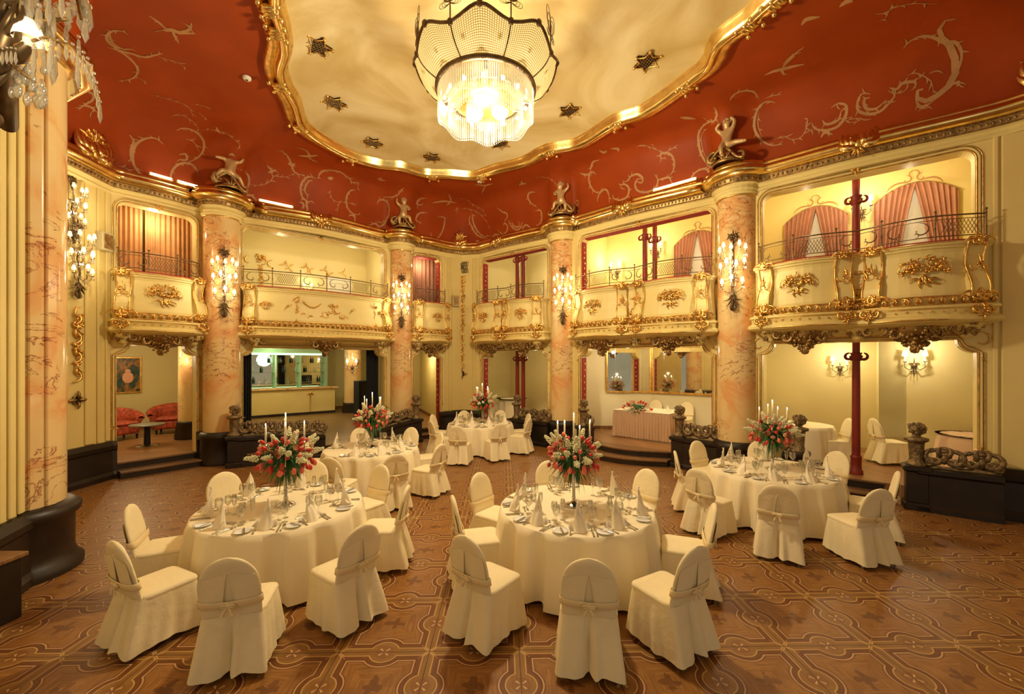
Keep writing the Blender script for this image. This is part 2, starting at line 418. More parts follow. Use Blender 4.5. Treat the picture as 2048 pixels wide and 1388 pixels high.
def basket(mb, x, z, s=1, y=0, M=None, mi=0, rnd=random):
    flowers(mb, x, z+.04*s, .16*s, .050*s, 46, mi, y, M, .019*s, rnd)
    for i in range(22):
        a = rnd.uniform(-.2, pi+.2); q = rnd.uniform(.10, .17); leafy(mb, x+q*s*cos(a), z+.04*s+q*.5*s*sin(a), degrees(a)+rnd.uniform(-40, 40), .06*s, .009*s, mi, y, M, bend=rnd.uniform(-60, 60))
    for q in (-1, 1):
        leafy(mb, x+q*.03*s, z+.07*s, 90-q*18, .15*s, .008*s, mi, y, M, bend=-q*110); leafy(mb, x+q*.08*s, z+.06*s, 90-q*35, .15*s, .008*s, mi, y, M, bend=-q*100)
        scroll(mb, x+q*.035*s, z-.075*s, .055*s, 90, q*230, th=.012*s, mi=mi, y=y, M=M); leafy(mb, x+q*.02*s, z-.10*s, 90-q*40, .11*s, .011*s, mi, y, M, bend=-q*50)
        flowers(mb, x+q*.17*s, z+.0*s, .03*s, .02*s, 5, mi, y, M, .014*s, rnd)
    for k in range(3): leafy(mb, x+(k-1)*.02*s, z-.05*s, 270+(k-1)*25, .13*s, .011*s, mi, y, M)
def garland(mb, x0, z0, x1, z1, sag, n=16, r=.02, mi=0, y=0, M=None, rnd=random):
    for i in range(n+1):
        t = i/n; mb.blob((lerp(x0, x1, t), y-rnd.uniform(0, .015), lerp(z0, z1, t)-sag*4*t*(1-t)), r*rnd.uniform(.7, 1.2), 6, 4, mi, M)
# ------------------------------------------------------------ plan of the hall (metres; camera stands at the origin, looking along +y)
V = dict(left0=(-8.48, 6.7), left=(-8.52, 8.80), a1=(-7.55, 10.1), b0=(-6.95, 10.55), b1=(-3.9, 13.05), c0=(-3.22, 13.35), c1=(-2.3, 14.1),
         d0=(-1.1, 14.3), d1=(1.12, 12.45), e0=(1.85, 11.75), e1=(4.62, 9.3), f0=(5.1, 8.68), f1=(7.65, 6.62), r0=(8.75, 5.75))
COLS = [((-7.14, 10.22), .39), ((-3.52, 13.2), .34), ((1.50, 12.15), .37), ((4.86, 8.98), .38)]
ROOM = (-.2, 6.3)
def FR(P, Q): return atan2(Q[1]-P[1], Q[0]-P[0]), sqrt((Q[0]-P[0])**2+(Q[1]-P[1])**2)
PARA_Z = 4.36
LOW_T, UP_B, UP_T = 2.83, 4.20, 5.92
EAR = .22
# floor
mb = MB(); mb.add([(-9.5, -3, 0), (10.5, -3, 0), (10.5, 16, 0), (-9.5, 16, 0)], [[0, 1, 2, 3]], smooth=False)
struct(mb.build('floor', 'parquet'))
def low_loop(u0, u1):
    p = [(u0, 0), (u0, LOW_T-EAR)]
    p += [(u0+EAR*cos(radians(a)), LOW_T+EAR*sin(radians(a))) for a in range(-75, 0, 15)]
    p += [(u0+EAR, LOW_T), (u1-EAR, LOW_T)]
    p += [(u1+EAR*cos(radians(a)), LOW_T+EAR*sin(radians(a))) for a in range(-165, -90, 15)]
    p += [(u1, LOW_T-EAR), (u1, 0)]
    return p
def up_loop(u0, u1, r=.17, z0=UP_B, z1=UP_T):
    p = [(u0, z0)]
    p += [(u0+r-r*cos(radians(a)), z1-r+r*sin(radians(a))) for a in range(0, 91, 15)]
    p += [(u1-r+r*sin(radians(a)), z1-r+r*cos(radians(a))) for a in range(0, 91, 15)]
    p += [(u1, z0)]
    return p
def offset_loop(p, d):
    out = []
    for i, q in enumerate(p):
        a = Vector(p[max(i-1, 0)]); c = Vector(p[min(i+1, len(p)-1)]); t = (c-a).normalized(); n = Vector((-t.y, t.x))
        out.append((q[0]+n.x*d, q[1]+n.y*d))
    return out
def bay_wall(name, P, Q, low, up, red=False):
    rz, w = FR(P, Q)
    L = low_loop(*low); U = up_loop(*up)
    outer = [(0, 0)] + L + [(w, 0), (w, 6.2), (0, 6.2)]
    mb = MB(); mb.poly(outer, [U], .26)
    # gilt beads round both openings and gilt sprigs on the ears
    for loop, y in ((L, -.012), (U, -.012)):
        for off, r, mi in ((.02, .012, 1), (.085, .010, 1), (.05, .02, 0)):
            mb.tube([(x, y, z) for x, z in offset_loop(loop, off)], r, 5, mi)
    if red:
        for x in (up[0]+.012, up[1]-.012):
            mb.box(x-.015, x+.015, .02, .24, 4.36, UP_T-.02, 2)
        mb.box(up[0], up[1], .02, .24, UP_T-.02, UP_T, 2)
        for x in (low[0]+.012, low[1]-.012): mb.box(x-.012, x+.012, .03, .23, .32, LOW_T-.25, 2)
        for x in (up[0]+.03, up[1]-.03, low[0]+.026, low[1]-.026):
            zz = (4.5, 5.7) if x in (up[0]+.03, up[1]-.03) else (1.0, 2.4)
            for k in range(9): mb.blob((x, .13+random.uniform(-.03, .03), lerp(zz[0], zz[1], k/8)), (.008, .03, .035), 5, 4, 1)
    for q, x in ((1, low[0]), (-1, low[1])):
        scroll(mb, x-q*.03, LOW_T-.02, .14, 90 if q > 0 else 90, q*200, th=.011, mi=1, y=-.01)
        leafy(mb, x+q*.02, LOW_T+.06, 90-q*40, .16, .010, 1, -.01, bend=q*50)
        leafy(mb, x-q*.06, LOW_T-.22, 260, .16, .010, 1, -.01, bend=-q*30)
        acanthus(mb, x-q*.05, 1.02, 90, .15, 1, -.015, k=3, th=.012)
    for k in (.5,):
        acanthus(mb, (up[0]+up[1])/2, UP_T+.10, 270, .14, 1, -.01, k=5, spread=140, th=.014)
    return struct(mb.build(name, ['cream_pale', 'gold', 'red_velvet'], loc=(*P, 0), rz=rz)), rz, w
BAYS = {}
for key, name, P, Q, lo, up, red in (
        ('a', 'wall_left_lounge', 'left', 'a1', (.10, -.12), (.12, -.12), False),
        ('b', 'wall_back_left', 'b0', 'b1', (.10, -.13), (.10, -.13), False),
        ('c', 'wall_back', 'c0', 'c1', (.03, -.16), (.03, -.16), True),
        ('d', 'wall_back_right', 'd0', 'd1', (.14, -.06), (.12, -.06), True),
        ('e', 'wall_right_mirror', 'e0', 'e1', (.13, -.12), (.13, -.12), True),
        ('f', 'wall_right', 'f0', 'f1', (.11, -.16), (.12, -.18), False)):
    P, Q = V[P], V[Q]; rz, w = FR(P, Q); low = (lo[0], w+lo[1]); upp = (up[0], w+up[1])
    bay_wall(name, P, Q, low, upp, red); BAYS[key] = (P, rz, w, low, upp)
def plain_wall(name, P, Q, mats=('cream',), panels=(), z1=6.2, z0=0):
    rz, w = FR(P, Q); mb = MB(); mb.box(0, w, 0, .2, z0, z1)
    for x0, x1 in panels:       # raised stiles of a fluted wall
        mb.box(x0, x1, -.035, .0, .8, z1, 0, b=.012)
    return struct(mb.build(name, list(mats), loc=(*P, 0), rz=rz))
plain_wall('wall_left_side', V['left0'], V['left'], ('cream',), ((.25, .33), (1.18, 1.22), (1.55, 1.75), (1.8, 1.84), (1.98, 2.08)))
c1, d0 = V['c1'], V['d0']
midp = (-1.72, 14.42)
w1 = FR(c1, midp)[1]; w2 = FR(midp, d0)[1]
plain_wall('wall_back_centre', c1, midp, ('cream',), ((.02, .08), (.14, .18), (.26, w1)))
plain_wall('wall_back_centre_right', midp, d0, ('cream',), ((0, w2-.26), (w2-.20, w2-.15), (w2-.08, w2-.02)))
plain_wall('wall_right_side', V['f1'], V['r0'], ('cream_pale',), ((.01, .07), (.10, .34), (.39, .44), (.47, .72), (.78, .82), (.88, 1.2)))
# solid infill beside the columns
for a, b, n in (('a1', 'b0', 'wall_left_pier'), ('b1', 'c0', 'wall_back_pier'), ('d1', 'e0', 'wall_back_pier_right'), ('e1', 'f0', 'wall_right_pier')):
    plain_wall(n, V[a], V[b])
# walls of the stage opening, beside and behind the camera
PIER = [(-8.48, 6.7), (-6.05, 5.62)]
plain_wall('wall_left_rear', (-4.6, -2.2), (-5.13, 3.95), ('cream_pale',), ((2.0, 2.2), (3.0, 3.5), (4.2, 4.4), (5.0, 5.5)), 7.6)
plain_wall('wall_left_return', PIER[1], PIER[0])
plain_wall('wall_right_rear', V['r0'], (9.0, 1.0))
# ------------------------------------------------------------ cornice
def colpts(c, r, P, Q):
    a0 = atan2(P[1]-c[1], P[0]-c[0]); a1 = atan2(Q[1]-c[1], Q[0]-c[0])
    rm = atan2(ROOM[1]-c[1], ROOM[0]-c[0])
    n = []
    for i in range(-5, 6):
        a = rm + radians(i*15); n.append((c[0]+(r+.02)*cos(a), c[1]+(r+.02)*sin(a)))
    if (Vector(n[0])-Vector(P)).length > (Vector(n[-1])-Vector(P)).length: n.reverse()
    return n
def wavy(P, Q, amp=.10, n=8):
    d = Vector((Q[0]-P[0], Q[1]-P[1])); L = d.length; d.normalize(); nn = Vector((d.y, -d.x))
    return [(P[0]+d.x*L*t+nn.x*amp*(sin(pi*t)**2), P[1]+d.y*L*t+nn.y*amp*(sin(pi*t)**2)) for t in [i/n for i in range(n+1)]]
path = [(-5.55, 4.6), (-5.75, 5.3), (-6.05, 5.62), V['left0']]
path += wavy(V['left0'], V['left'], .08)[1:]
path += wavy(V['left'], V['a1'], .06)[1:] + colpts(*COLS[0], V['a1'], V['b0'])
path += wavy(V['b0'], V['b1'], .22, 12) + colpts(*COLS[1], V['b1'], V['c0'])
path += wavy(V['c0'], c1, .05) + [midp] + [V['d0']]
path += wavy(V['d0'], V['d1'], .08)[1:] + colpts(*COLS[2], V['d1'], V['e0'])
path += wavy(V['e0'], V['e1'], .10, 12) + colpts(*COLS[3], V['e1'], V['f0'])
path += wavy(V['f0'], V['f1'], .08, 12) + wavy(V['f1'], V['r0'], .12)[1:] + [(9.0, 1.0)]
mb = MB()
mb.sweep(path, [(-.05, 6.02), (.03, 6.02), (.05, 6.06), (.03, 6.10), (.05, 6.14), (.09, 6.16)], mi=0, caps=False)
mb.sweep(path, [(.09, 6.16), (.13, 6.19), (.11, 6.23), (.15, 6.27)], mi=1, caps=False, smooth=True)
mb.sweep(path, [(.15, 6.27), (.21, 6.275), (.27, 6.31), (.30, 6.37), (.28, 6.42), (.22, 6.44), (.235, 6.47), (.235, 6.53), (.19, 6.55), (.04, 6.55)], mi=2, caps=False, smooth=True)
mb.sweep(path, [(.04, 6.55), (-.25, 6.52)], mi=1, caps=False)
# egg-and-dart beads along the cornice
acc = 0; step = .08
for i in range(len(path)-1):
    a, c = Vector(path[i]), Vector(path[i+1]); d = c-a; L = d.length
    if L < 1e-6: continue
    d.normalize(); nn = Vector((d.y, -d.x)); s0 = step-acc
    while s0 < L:
        p = a+d*s0+nn*.13
        mb.blob((p.x, p.y, 6.215), (.022, .022, .03), 5, 4, 1); s0 += step
    acc = L-(s0-step)
CORN = struct(mb.build('trim_1', ['cream_pale', 'gold_old', 'gold_bright']))
# ------------------------------------------------------------ ceiling: red cove, gilt moulding, painted dome
wall_loop = [(-5.4, 4.2), (-5.8, 5.5)] + path[3:-1] + [(9.0, 1.0), (8.5, -2.2), (-5.2, -2.2)]
half = [(-3.53, 6.15), (-3.74, 6.68), (-4.05, 7.1), (-4.24, 7.55), (-4.33, 8.1), (-4.57, 8.87), (-4.45, 9.5), (-4.02, 10.3), (-3.45, 10.72), (-2.9, 10.85), (-2.36, 11.26), (-1.7, 11.3), (-1.0, 11.4),
        (-.3, 10.95), (.35, 10.62), (.92, 10.0), (1.62, 9.7), (2.24, 8.81), (2.75, 8.45), (3.2, 7.6), (3.42, 7.1), (3.35, 6.6), (3.55, 6.2)]
def smoothc(p, k=3):
    out = []; N = len(p)
    for i in range(N):
        a, b_, c, d = [Vector(p[(i+j) % N]) for j in (-1, 0, 1, 2)]
        for s_ in range(k):
            t = s_/k; out.append(tuple(.5*((2*b_)+(c-a)*t+(2*a-5*b_+4*c-d)*t*t+(3*b_-a-3*c+d)*t**3)))
    return out
mould = [(x*1.039, y*1.039) for x, y in smoothc(half + [(.10-x, 12.1-y) for x, y in half])]
def rayr(poly, a, c=ROOM):
    dx, dy = cos(a), sin(a); best = None
    for i in range(len(poly)):
        (x0, y0), (x1, y1) = poly[i], poly[(i+1) % len(poly)]
        ex, ey = x1-x0, y1-y0; den = dx*ey-dy*ex
        if abs(den) < 1e-9: continue
        t = ((x0-c[0])*ey-(y0-c[1])*ex)/den; s_ = ((x0-c[0])*dy-(y0-c[1])*dx)/den
        if t > 0 and -1e-6 <= s_ <= 1+1e-6: best = t if best is None else max(best, t)
    return best
NA = 320
rw = [rayr(wall_loop, 2*pi*i/NA)-.02 for i in range(NA)]
rm_ = [rayr(mould, 2*pi*i/NA) for i in range(NA)]
HM = 7.8
def cz(t): return 6.5+(HM-6.5)*(1-(1-t)**11)*(.93+.07*t)
cove = MB(); rows = []
for t in (0, .01, .025, .045, .07, .10, .14, .19, .25, .33, .43, .55, .7, .85, 1):
    rows.append([(ROOM[0]+lerp(rw[i], rm_[i], t)*cos(2*pi*i/NA), ROOM[1]+lerp(rw[i], rm_[i], t)*sin(2*pi*i/NA), cz(t)) for i in range(NA)])
cove.grid(rows, True)
coveo = struct(cove.build('ceiling', 'red_paint'))
dome = MB(); rows = []
for k in range(9):
    t = k/8; rows.append([(ROOM[0]+rm_[i]*(1-t)*cos(2*pi*i/NA), ROOM[1]+rm_[i]*(1-t)*sin(2*pi*i/NA), HM+.4*(1-(1-t)**2)) for i in range(NA)])
dome.grid(rows, True)
struct(dome.build('ceiling', 'dome_paint'))
def ceil_z(x, y):
    a = atan2(y-ROOM[1], x-ROOM[0]) % (2*pi); f = a/(2*pi)*NA; i = int(f) % NA; j = (i+1) % NA; g = f-int(f)
    R1 = lerp(rw[i], rw[j], g); R0 = lerp(rm_[i], rm_[j], g); r = sqrt((x-ROOM[0])**2+(y-ROOM[1])**2)
    if r < R0: return HM+.4*(1-(r/R0)**2)
    return cz(min(1, max(0, (R1-r)/(R1-R0))))
mb = MB(); mould_cw = list(mould)
ar = sum(mould[i][0]*mould[(i+1) % len(mould)][1]-mould[(i+1) % len(mould)][0]*mould[i][1] for i in range(len(mould)))
if ar > 0: mould_cw.reverse()           # right-hand side = inwards
mb.sweep(mould_cw, [(-.19, HM), (-.18, HM-.08), (-.12, HM-.11), (-.05, HM-.10), (-.03, HM-.08)], True, mi=1, smooth=True)
mb.sweep(mould_cw, [(-.03, HM-.08), (0, HM-.14), (.06, HM-.19), (.12, HM-.18), (.17, HM-.11), (.17, HM-.04), (.20, HM), (.21, HM+.06)], True, mi=0, smooth=True)
N_ = len(mould)
for j0 in (0.6, 3.1, 5.1, 7.2, 10.6, 12.4, 15.1, 17.1, 19.2, 22.2):
    for half_ in (0, 1):
        j = int((j0+23*half_)*3) % N_; p = Vector(mould[j]); q = Vector(mould[(j+1) % N_]); a = atan2(q.y-p.y, q.x-p.x)
        M_ = T(p.x, p.y, HM-.16) @ RZ(a)
        for k in range(3): mb.blob(((k-1)*.07, random.uniform(-.02, .02), 0), (.045, .15-.03*abs(k-1), .05), 8, 5, 0, M_)
        for sg in (-1, 1):
            pass
            mb.blob((sg*.13, .13, 0), .045, 6, 4, 0, M_); mb.blob((sg*.13, -.13, 0), .045, 6, 4, 0, M_)
struct(mb.build('trim_2', ['gold_bright', 'gold']))
# star shaped vent grilles in the dome
stars = [(-3.25, 6.92), (-3.62, 8.45), (-3.32, 9.9), (-2.05, 10.6), (-.28, 10.0), (1.22, 8.75), (2.38, 7.3)]
names = ['topmost at the left', 'second at the left', 'above the left bend of the moulding', 'nearest the far rim, left', 'just beyond the crystal chandelier', 'right of the chandelier drum', 'at the far right of the dome']
for (x, y), nm in zip(stars, names):
    x *= 1.039; y *= 1.039
    z = ceil_z(x, y); t_ = thing('ceiling_vent', 'black star-shaped grille in the cream dome, '+nm, 'vent', (x, y, z-.02), .4, 'star shaped vents in the painted dome')
    pts = []
    for k in range(12):
        r = .25 if k % 2 == 0 else .14; a = k*pi/6; pts.append((r*cos(a), r*sin(a)))
    mb = MB(); mb.add([(x_, y_, 0) for x_, y_ in pts]+[(x_, y_, .03) for x_, y_ in pts], [list(range(12)), list(range(23, 11, -1))]+[[i, (i+1) % 12, 12+(i+1) % 12, 12+i] for i in range(12)], 0, smooth=False)
    mb.build('backing', 'black_iron', t_)
    mb = MB(); mb.tube([(x_, y_, -.012) for x_, y_ in pts], .014, 5, 0, closed=True)
    for k in range(0, 12, 2): mb.blob((pts[k][0], pts[k][1], -.012), .03, 6, 4)
    mb.build('rim', 'gold', t_)
    mb = MB()
    for k in range(-3, 4):
        h = .05*k; L = .17-.1*abs(h)
        mb.tube([(-L, h-.04, -.01), (L, h+.04, -.01)], .005, 4); mb.tube([(h-.04, -L, -.01), (h+.04, L, -.01)], .005, 4)
    mb.build('lattice', 'gold_old', t_)
mb = MB(); mb.lathe([(0, -.05), (.05, -.05), (.07, -.035), (.075, 0)], 20)
for (x, y, nm) in ((-4.95, 7.75, 'left'), (-.95, 12.2, 'far')):
    z = ceil_z(x, y); q = thing('smoke_detector', 'small round white smoke detector on the %s part of the red ceiling' % nm, 'smoke detector', (x, y, z-.01), 0)
    mb.build('housing', 'white_paint', q); m2 = MB(); m2.blob((0, 0, -.055), (.02, .02, .012), 8, 4); m2.build('sensor', 'black_iron', q)
# ------------------------------------------------------------ marble columns
for (c, r), nm in zip(COLS, ('between the lounge and the stage opening', 'at the right side of the stage opening', 'left of the mirrored niche', 'right of the mirrored niche')):
    o = thing('marble_column', 'round veined orange marble column with dark wooden plinth, '+nm, 'column', (*c, 0), 0, 'marble columns')
    MB().lathe([(r, .78), (r, .80), (r-.012, 5.98)], 40).build('shaft', 'marble', o)
    mb = MB(); mb.lathe([(r-.01, 5.95), (r+.02, 5.96), (r+.04, 6.0), (r+.03, 6.03)], 40)
    mb.lathe([(r+.0, 5.93), (r+.025, 5.945), (r+.0, 5.96)], 40, 1)
    mb.build('capital', ['cream_pale', 'gold'], o)
    MB().lathe([(r+.10, 0), (r+.10, .10), (r+.06, .16), (r+.05, .58), (r+.09, .62), (r+.10, .70), (r+.04, .78), (r-.05, .785)], 40).build('plinth', 'dark_wood', o)
# ------------------------------------------------------------ dark dado plinths of the plain walls
DADO = [(-.05, 0), (.13, 0), (.13, .09), (.09, .15), (.07, .58), (.11, .62), (.12, .70), (.06, .78), (-.05, .79)]
def dado(nm, pts, prof=DADO): return struct(MB().sweep(pts, prof).build('baseboard_'+nm, 'dark_wood'))
def along(P, Q, t): return (lerp(P[0], Q[0], t), lerp(P[1], Q[1], t))
dado('left', [V['left0'], V['left'], along(V['left'], V['a1'], .06)])
dado('lounge', [along(V['left'], V['a1'], .93), V['a1'], along(V['a1'], V['b0'], .5)])
dado('back', [along(V['c0'], c1, .84), c1, midp, V['d0'], along(V['d0'], V['d1'], .04)])
dado('mirror', [along(V['e0'], V['e1'], .97), V['e1'], V['f0'], along(V['f0'], V['f1'], .03)])
dado('right', [along(V['f0'], V['f1'], .965), V['f1'], V['r0'], (9.0, 1.0)])
# ------------------------------------------------------------ platforms, niche rooms
def niche(key, label, room, upmat='niche', lomat='niche', upd=2.6, floor='planks'):
    """room: plan points of the lower room in bay coordinates, from the left front round the back to the right front"""
    P, rz, w, low, up = BAYS[key]; pos = dict(loc=(*P, 0), rz=rz)
    fl = room + [(low[1]-.002, .24), (low[1]-.002, 0), (low[0]+.002, 0), (low[0]+.002, .24)]
    struct(MB().prism(fl, 0, .30).build('floor', floor, **pos))
    mb = MB().sweep(room, [(0, 0), (0, 3.02), (-.12, 3.02), (-.12, 0), (0, 0)])
    mb.box(min(room[0][0], low[0])-.02, low[0], .20, .262, .0, 3.05); mb.box(low[1], max(room[-1][0], low[1]+.02)+.02, .20, .262, 0, 3.05)
    mb.prism(room + [(low[1], .2), (low[0], .2)], 3.0, 3.08)
    struct(mb.build('wall_niche_'+label, lomat, **pos))
    struct(MB().sweep(room, [(.02, .30), (.02, .40), (0, .40), (0, .30)]).build('baseboard_niche_'+label, 'step_wood', **pos))
    mb = MB(); a0, a1 = up[0]-.4, up[1]+.4; y0 = .26
    mb.box(a0, a1, upd, upd+.12, 3.12, 6.6); mb.box(a0-.12, a0, y0, upd, 3.12, 6.6); mb.box(a1, a1+.12, y0, upd, 3.12, 6.6)
    mb.box(a0-.12, a1+.12, y0, upd+.12, 6.55, 6.7); mb.box(a0-.12, a1+.12, y0-.1, y0, 6.1, 6.7); mb.box(a0-.12, a1+.12, y0, upd, 3.12, 3.2)
    struct(mb.build('wall_gallery_'+label, upmat, **pos))
def W(key, u, y, z=0):
    P, rz = BAYS[key][:2]; return (P[0]+u*cos(rz)-y*sin(rz), P[1]+u*sin(rz)+y*cos(rz), z)
niche('a', 'lounge', [(-.5, .27), (-.5, 5.4), (3.0, 5.4), (2.4, .27)], upd=1.3)
niche('b', 'bar', [(.02, .27), (.02, 7.6), (7.0, 7.6), (4.02, .27)], floor='stage_planks')
niche('c', 'passage', [(.0, .27), (1.72, 4.6), (2.6, 4.6), (1.3, .27)], upd=.95)
niche('d', 'small', [(-1.5, .27), (-1.5, 3.4), (2.85, 3.4), (2.85, .27)])
niche('e', 'mirror', [(-.82, .27), (-.82, 1.56), (.935, 2.92), (3.75, 3.0), (3.75, .27)], upmat='niche_gold', lomat='niche_pale', upd=2.2)
P, rz, w, low, up = BAYS['f']
struct(MB().box(low[0]-.4, low[1]+1.2, 0, 4.1, 0, .30).build('floor', 'planks', loc=(*P, 0), rz=rz))
mb = MB(); mb.box(low[0]-.55, 1.35+1.0, 3.75, 3.9, 0, 3.05); mb.box(2.05, 2.5, 2.6, 3.9, 0, 3.05); mb.box(2.05, low[1]+1.4, 2.6, 2.75, 0, 3.05)
mb.box(low[0]-.55, low[0]-.4, .26, 3.9, 0, 3.05); mb.box(low[1]+1.2, low[1]+1.35, .26, 2.75, 0, 3.05); mb.box(low[0]-.55, low[1]+1.4, .26, 3.95, 3.0, 3.12)
struct(mb.build('wall_niche_right', 'niche', loc=(*P, 0), rz=rz))
mb = MB(); mb.box(up[0]-.6, up[1]+1.6, 1.9, 2.05, 3.12, 6.6); mb.box(up[0]-.75, up[0]-.6, .26, 2.0, 3.12, 6.6); mb.box(up[1]+1.5, up[1]+1.65, .26, 2.0, 3.12, 6.6)
mb.box(up[0]-.75, up[1]+1.6, .26, 2.05, 6.55, 6.7); mb.box(up[0]-.75, up[1]+1.6, .26, 2.0, 3.12, 3.2); mb.box(up[0]-.75, up[1]+1.6, .16, .26, 6.1, 6.7)
struct(mb.build('wall_gallery_right', 'niche_gold', loc=(*P, 0), rz=rz))
# steps in front of the platforms: dark riser, wooden tread
def steps(key, u0, u1, label, bulge=0, deep=.34):
    P, rz, w, low, up = BAYS[key]
    o = thing('platform_step', label, 'step', (*P, 0), rz)
    n = 10
    def pl(off): return [(lerp(u0, u1, i/n), -off-bulge*sin(pi*i/n)) for i in range(n+1)]
    q = pl(deep)
    mb = MB(); rows = [[(x, y, 0) for x, y in q], [(x, y, .12) for x, y in q]]; mb.grid(rows, smooth=False)
    mb.add([(q[0][0], 0, 0), (*q[0], 0), (*q[0], .12), (q[0][0], 0, .12)], [[0, 1, 2, 3]], smooth=False); mb.add([(q[-1][0], 0, 0), (*q[-1], 0), (*q[-1], .12), (q[-1][0], 0, .12)], [[0, 1, 2, 3]], smooth=False)
    mb.build('riser', 'dark_wood', o)
    q2 = [(x, y-.03) for x, y in q]; r0 = pl(.0)
    mb = MB(); mb.grid([[(x, 0.0 if not bulge else y, .12) for x, y in r0], [(x, y, .12) for x, y in q2], [(x, y, .15) for x, y in q2], [(x, 0.0 if not bulge else y, .15) for x, y in r0]], smooth=False); mb.build('tread', 'step_wood', o)
    # upper riser with its nosing
    r1 = [(x, y-.005) for x, y in r0]; r2 = [(x, y-.03) for x, y in r0]
    mb = MB(); mb.grid([[(x, y, .15) for x, y in r1], [(x, y, .272) for x, y in r1]], smooth=False); mb.build('upper_riser', 'dark_wood', o)
    mb = MB(); mb.grid([[(x, 0.01, .272) for x, y in r2], [(x, y, .272) for x, y in r2], [(x, y, .303) for x, y in r2], [(x, .03, .303) for x, y in r2]], smooth=False); mb.build('nosing', 'step_wood', o)
    return o
steps('a', .10, 1.52, 'wooden step with dark risers up to the lounge with red armchairs')
steps('c', .05, 1.1, 'wooden step with dark risers at the passage beside the stage')
steps('d', .15, 1.6, 'wooden step with dark risers at the small white niche')
steps('e', .25, 2.7, 'curved wooden step with dark risers below the buffet table platform', bulge=.45, deep=.36)
steps('f', .2, 2.0, 'wooden step with dark risers at the niche on the right')
# stage apron in front of the bar opening
P, rz, w, low, up = BAYS['b']
struct(MB().box(.05, w-.05, -1.1, .26, 0, .27).build('floor', 'dark_wood', loc=(*P, 0), rz=rz))
struct(MB().box(.05, w-.05, -1.13, .26, .27, .302).build('floor', 'stage_planks', loc=(*P, 0), rz=rz))
# ------------------------------------------------------------ balustrades: dark block, carved scrollwork rail, newel with finial
def balustrade(A, B, newel, label, drop=0, zt=.70, rail=.36, end=.1):
    rz, L = FR(A, B); o = thing('balustrade', label, 'balustrade', (*A, 0), rz, 'carved balustrades')
    n = 8
    def top(t): return zt-drop*(t if newel == 'A' else 1-t)**1.5
    mb = MB(); rows = []
    for d, z0 in ((.17, 0), (.17, .08), (.13, .12), (.13, None), (.17, None), (.17, 'T'), (-.17, 'T'), (-.17, None), (-.13, None), (-.13, .12), (-.17, .08), (-.17, 0)):
        rows.append([(L*i/n, d, (top(i/n) if z0 == 'T' else top(i/n)-.07-(.04 if abs(d) < .15 else 0) if z0 is None else z0)) for i in range(n+1)])
    mb.grid(rows, smooth=False)
    for i in (0, n): mb.add([r[i] for r in rows], [list(range(12))], smooth=False)
    mb.build('plinth_block', 'dark_wood', o)
    mb = MB(); k = max(1, round(L/.42)); tk = min(.12, L*.2)
    a_, b_ = (tk, L) if newel == 'A' else (0, L-tk)
    for j in range(k):
        x = lerp(a_, b_, (j+.5)/k); z = top((j+.5)/k); hw = (b_-a_)/k/2
        for q in (-1, 1):
            scroll(mb, x+q*hw*.48, z+.19, .135, 90, -q*300, th=.036, y=0, curl=.35); scroll(mb, x+q*hw*.48, z+.10, .09, 270, q*250, th=.028, y=.02)
            leafy(mb, x+q*.02, z+.20, 90-q*45, .17, .03, y=-.02, bend=q*40); scroll(mb, x+q*hw*.95, z+.10, .08, 100, q*240, th=.026, y=-.01)
        mb.blob((x, -.01, z+.17), (.05, .045, .09), 8, 5); mb.blob((x, 0, z+.30), (.07, .04, .04), 8, 5)
    n2 = 24
    mb.tube([(lerp(a_, b_, i/n2), 0, top(lerp(a_, b_, i/n2)/L)+rail-.05+.035*sin(2*pi*k*i/n2-pi/2)) for i in range(n2+1)], .030, 7)
    mb.tube([(lerp(a_, b_, i/n2), 0, top(lerp(a_, b_, i/n2)/L)+.02) for i in range(n2+1)], .032, 7)
    mb.build('carved_rail', 'carved_bronze', o)
    nx = 0 if newel == 'A' else L; zb = zt
    nw = MB(); nw.box(nx-.17, nx+.17, -.17, .17, 0, .12, b=.02); nw.box(nx-.14, nx+.14, -.14, .14, .12, zb-.06, b=.015); nw.box(nx-.18, nx+.18, -.18, .18, zb-.06, zb+.03, b=.02)
    nw.build('newel_base', 'dark_wood', o)
    def fl(a, z): return 1+.05*cos(a*10)
    p = MB().lathe([(.13, zb+.03), (.14, zb+.06), (.10, zb+.09), (.085, zb+.14), (.10, zb+.40), (.105, zb+.42), (.15, zb+.44), (.15, zb+.49), (.06, zb+.51), (.05, zb+.55)], 30, M=T(nx), wob=fl).build('newel_post', 'carved_bronze', o)
    f = MB(); rr = random.Random(5); f.blob((nx, 0, zb+.64), .10, 10, 7)
    for i in range(40):
        a = rr.uniform(0, 2*pi); ph = rr.uniform(.4, 2.6); f.blob((nx+.10*sin(ph)*cos(a), .10*sin(ph)*sin(a), zb+.64+.09*cos(ph)), rr.uniform(.02, .04), 6, 4)
    fo = f.build('finial', 'carved_bronze', o)
    return o
def g(px, py, z=0): D = (2.46-z)*830/(py-724); return ((px-1024)*D/830, D)
balustrade((-6.52, 9.75), (-4.85, 10.75), 'A', 'dark carved balustrade with ball finial left of the dance stage', drop=.12)
balustrade((-4.0, 11.9), (-2.95, 12.75), 'B', 'dark carved balustrade sloping up at the right of the dance stage', drop=.25)
balustrade((.15, 12.85), (1.1, 12.05), 'A', 'dark carved balustrade in front of the white niche with red iron column')
balustrade((1.95, 11.3), (2.12, 11.12), 'A', 'short dark newel block with finial at the left end of the curved steps')
balustrade((3.92, 9.72), (4.55, 9.05), 'A', 'dark carved balustrade beside the pleated buffet table', rail=.34)
balustrade((5.35, 8.2), (5.55, 8.03), 'B', 'dark newel block with finial half hidden behind the right flower arrangement')
balustrade((6.80, 6.98), (7.55, 6.40), 'A', 'dark carved balustrade with fluted newel at the far right')
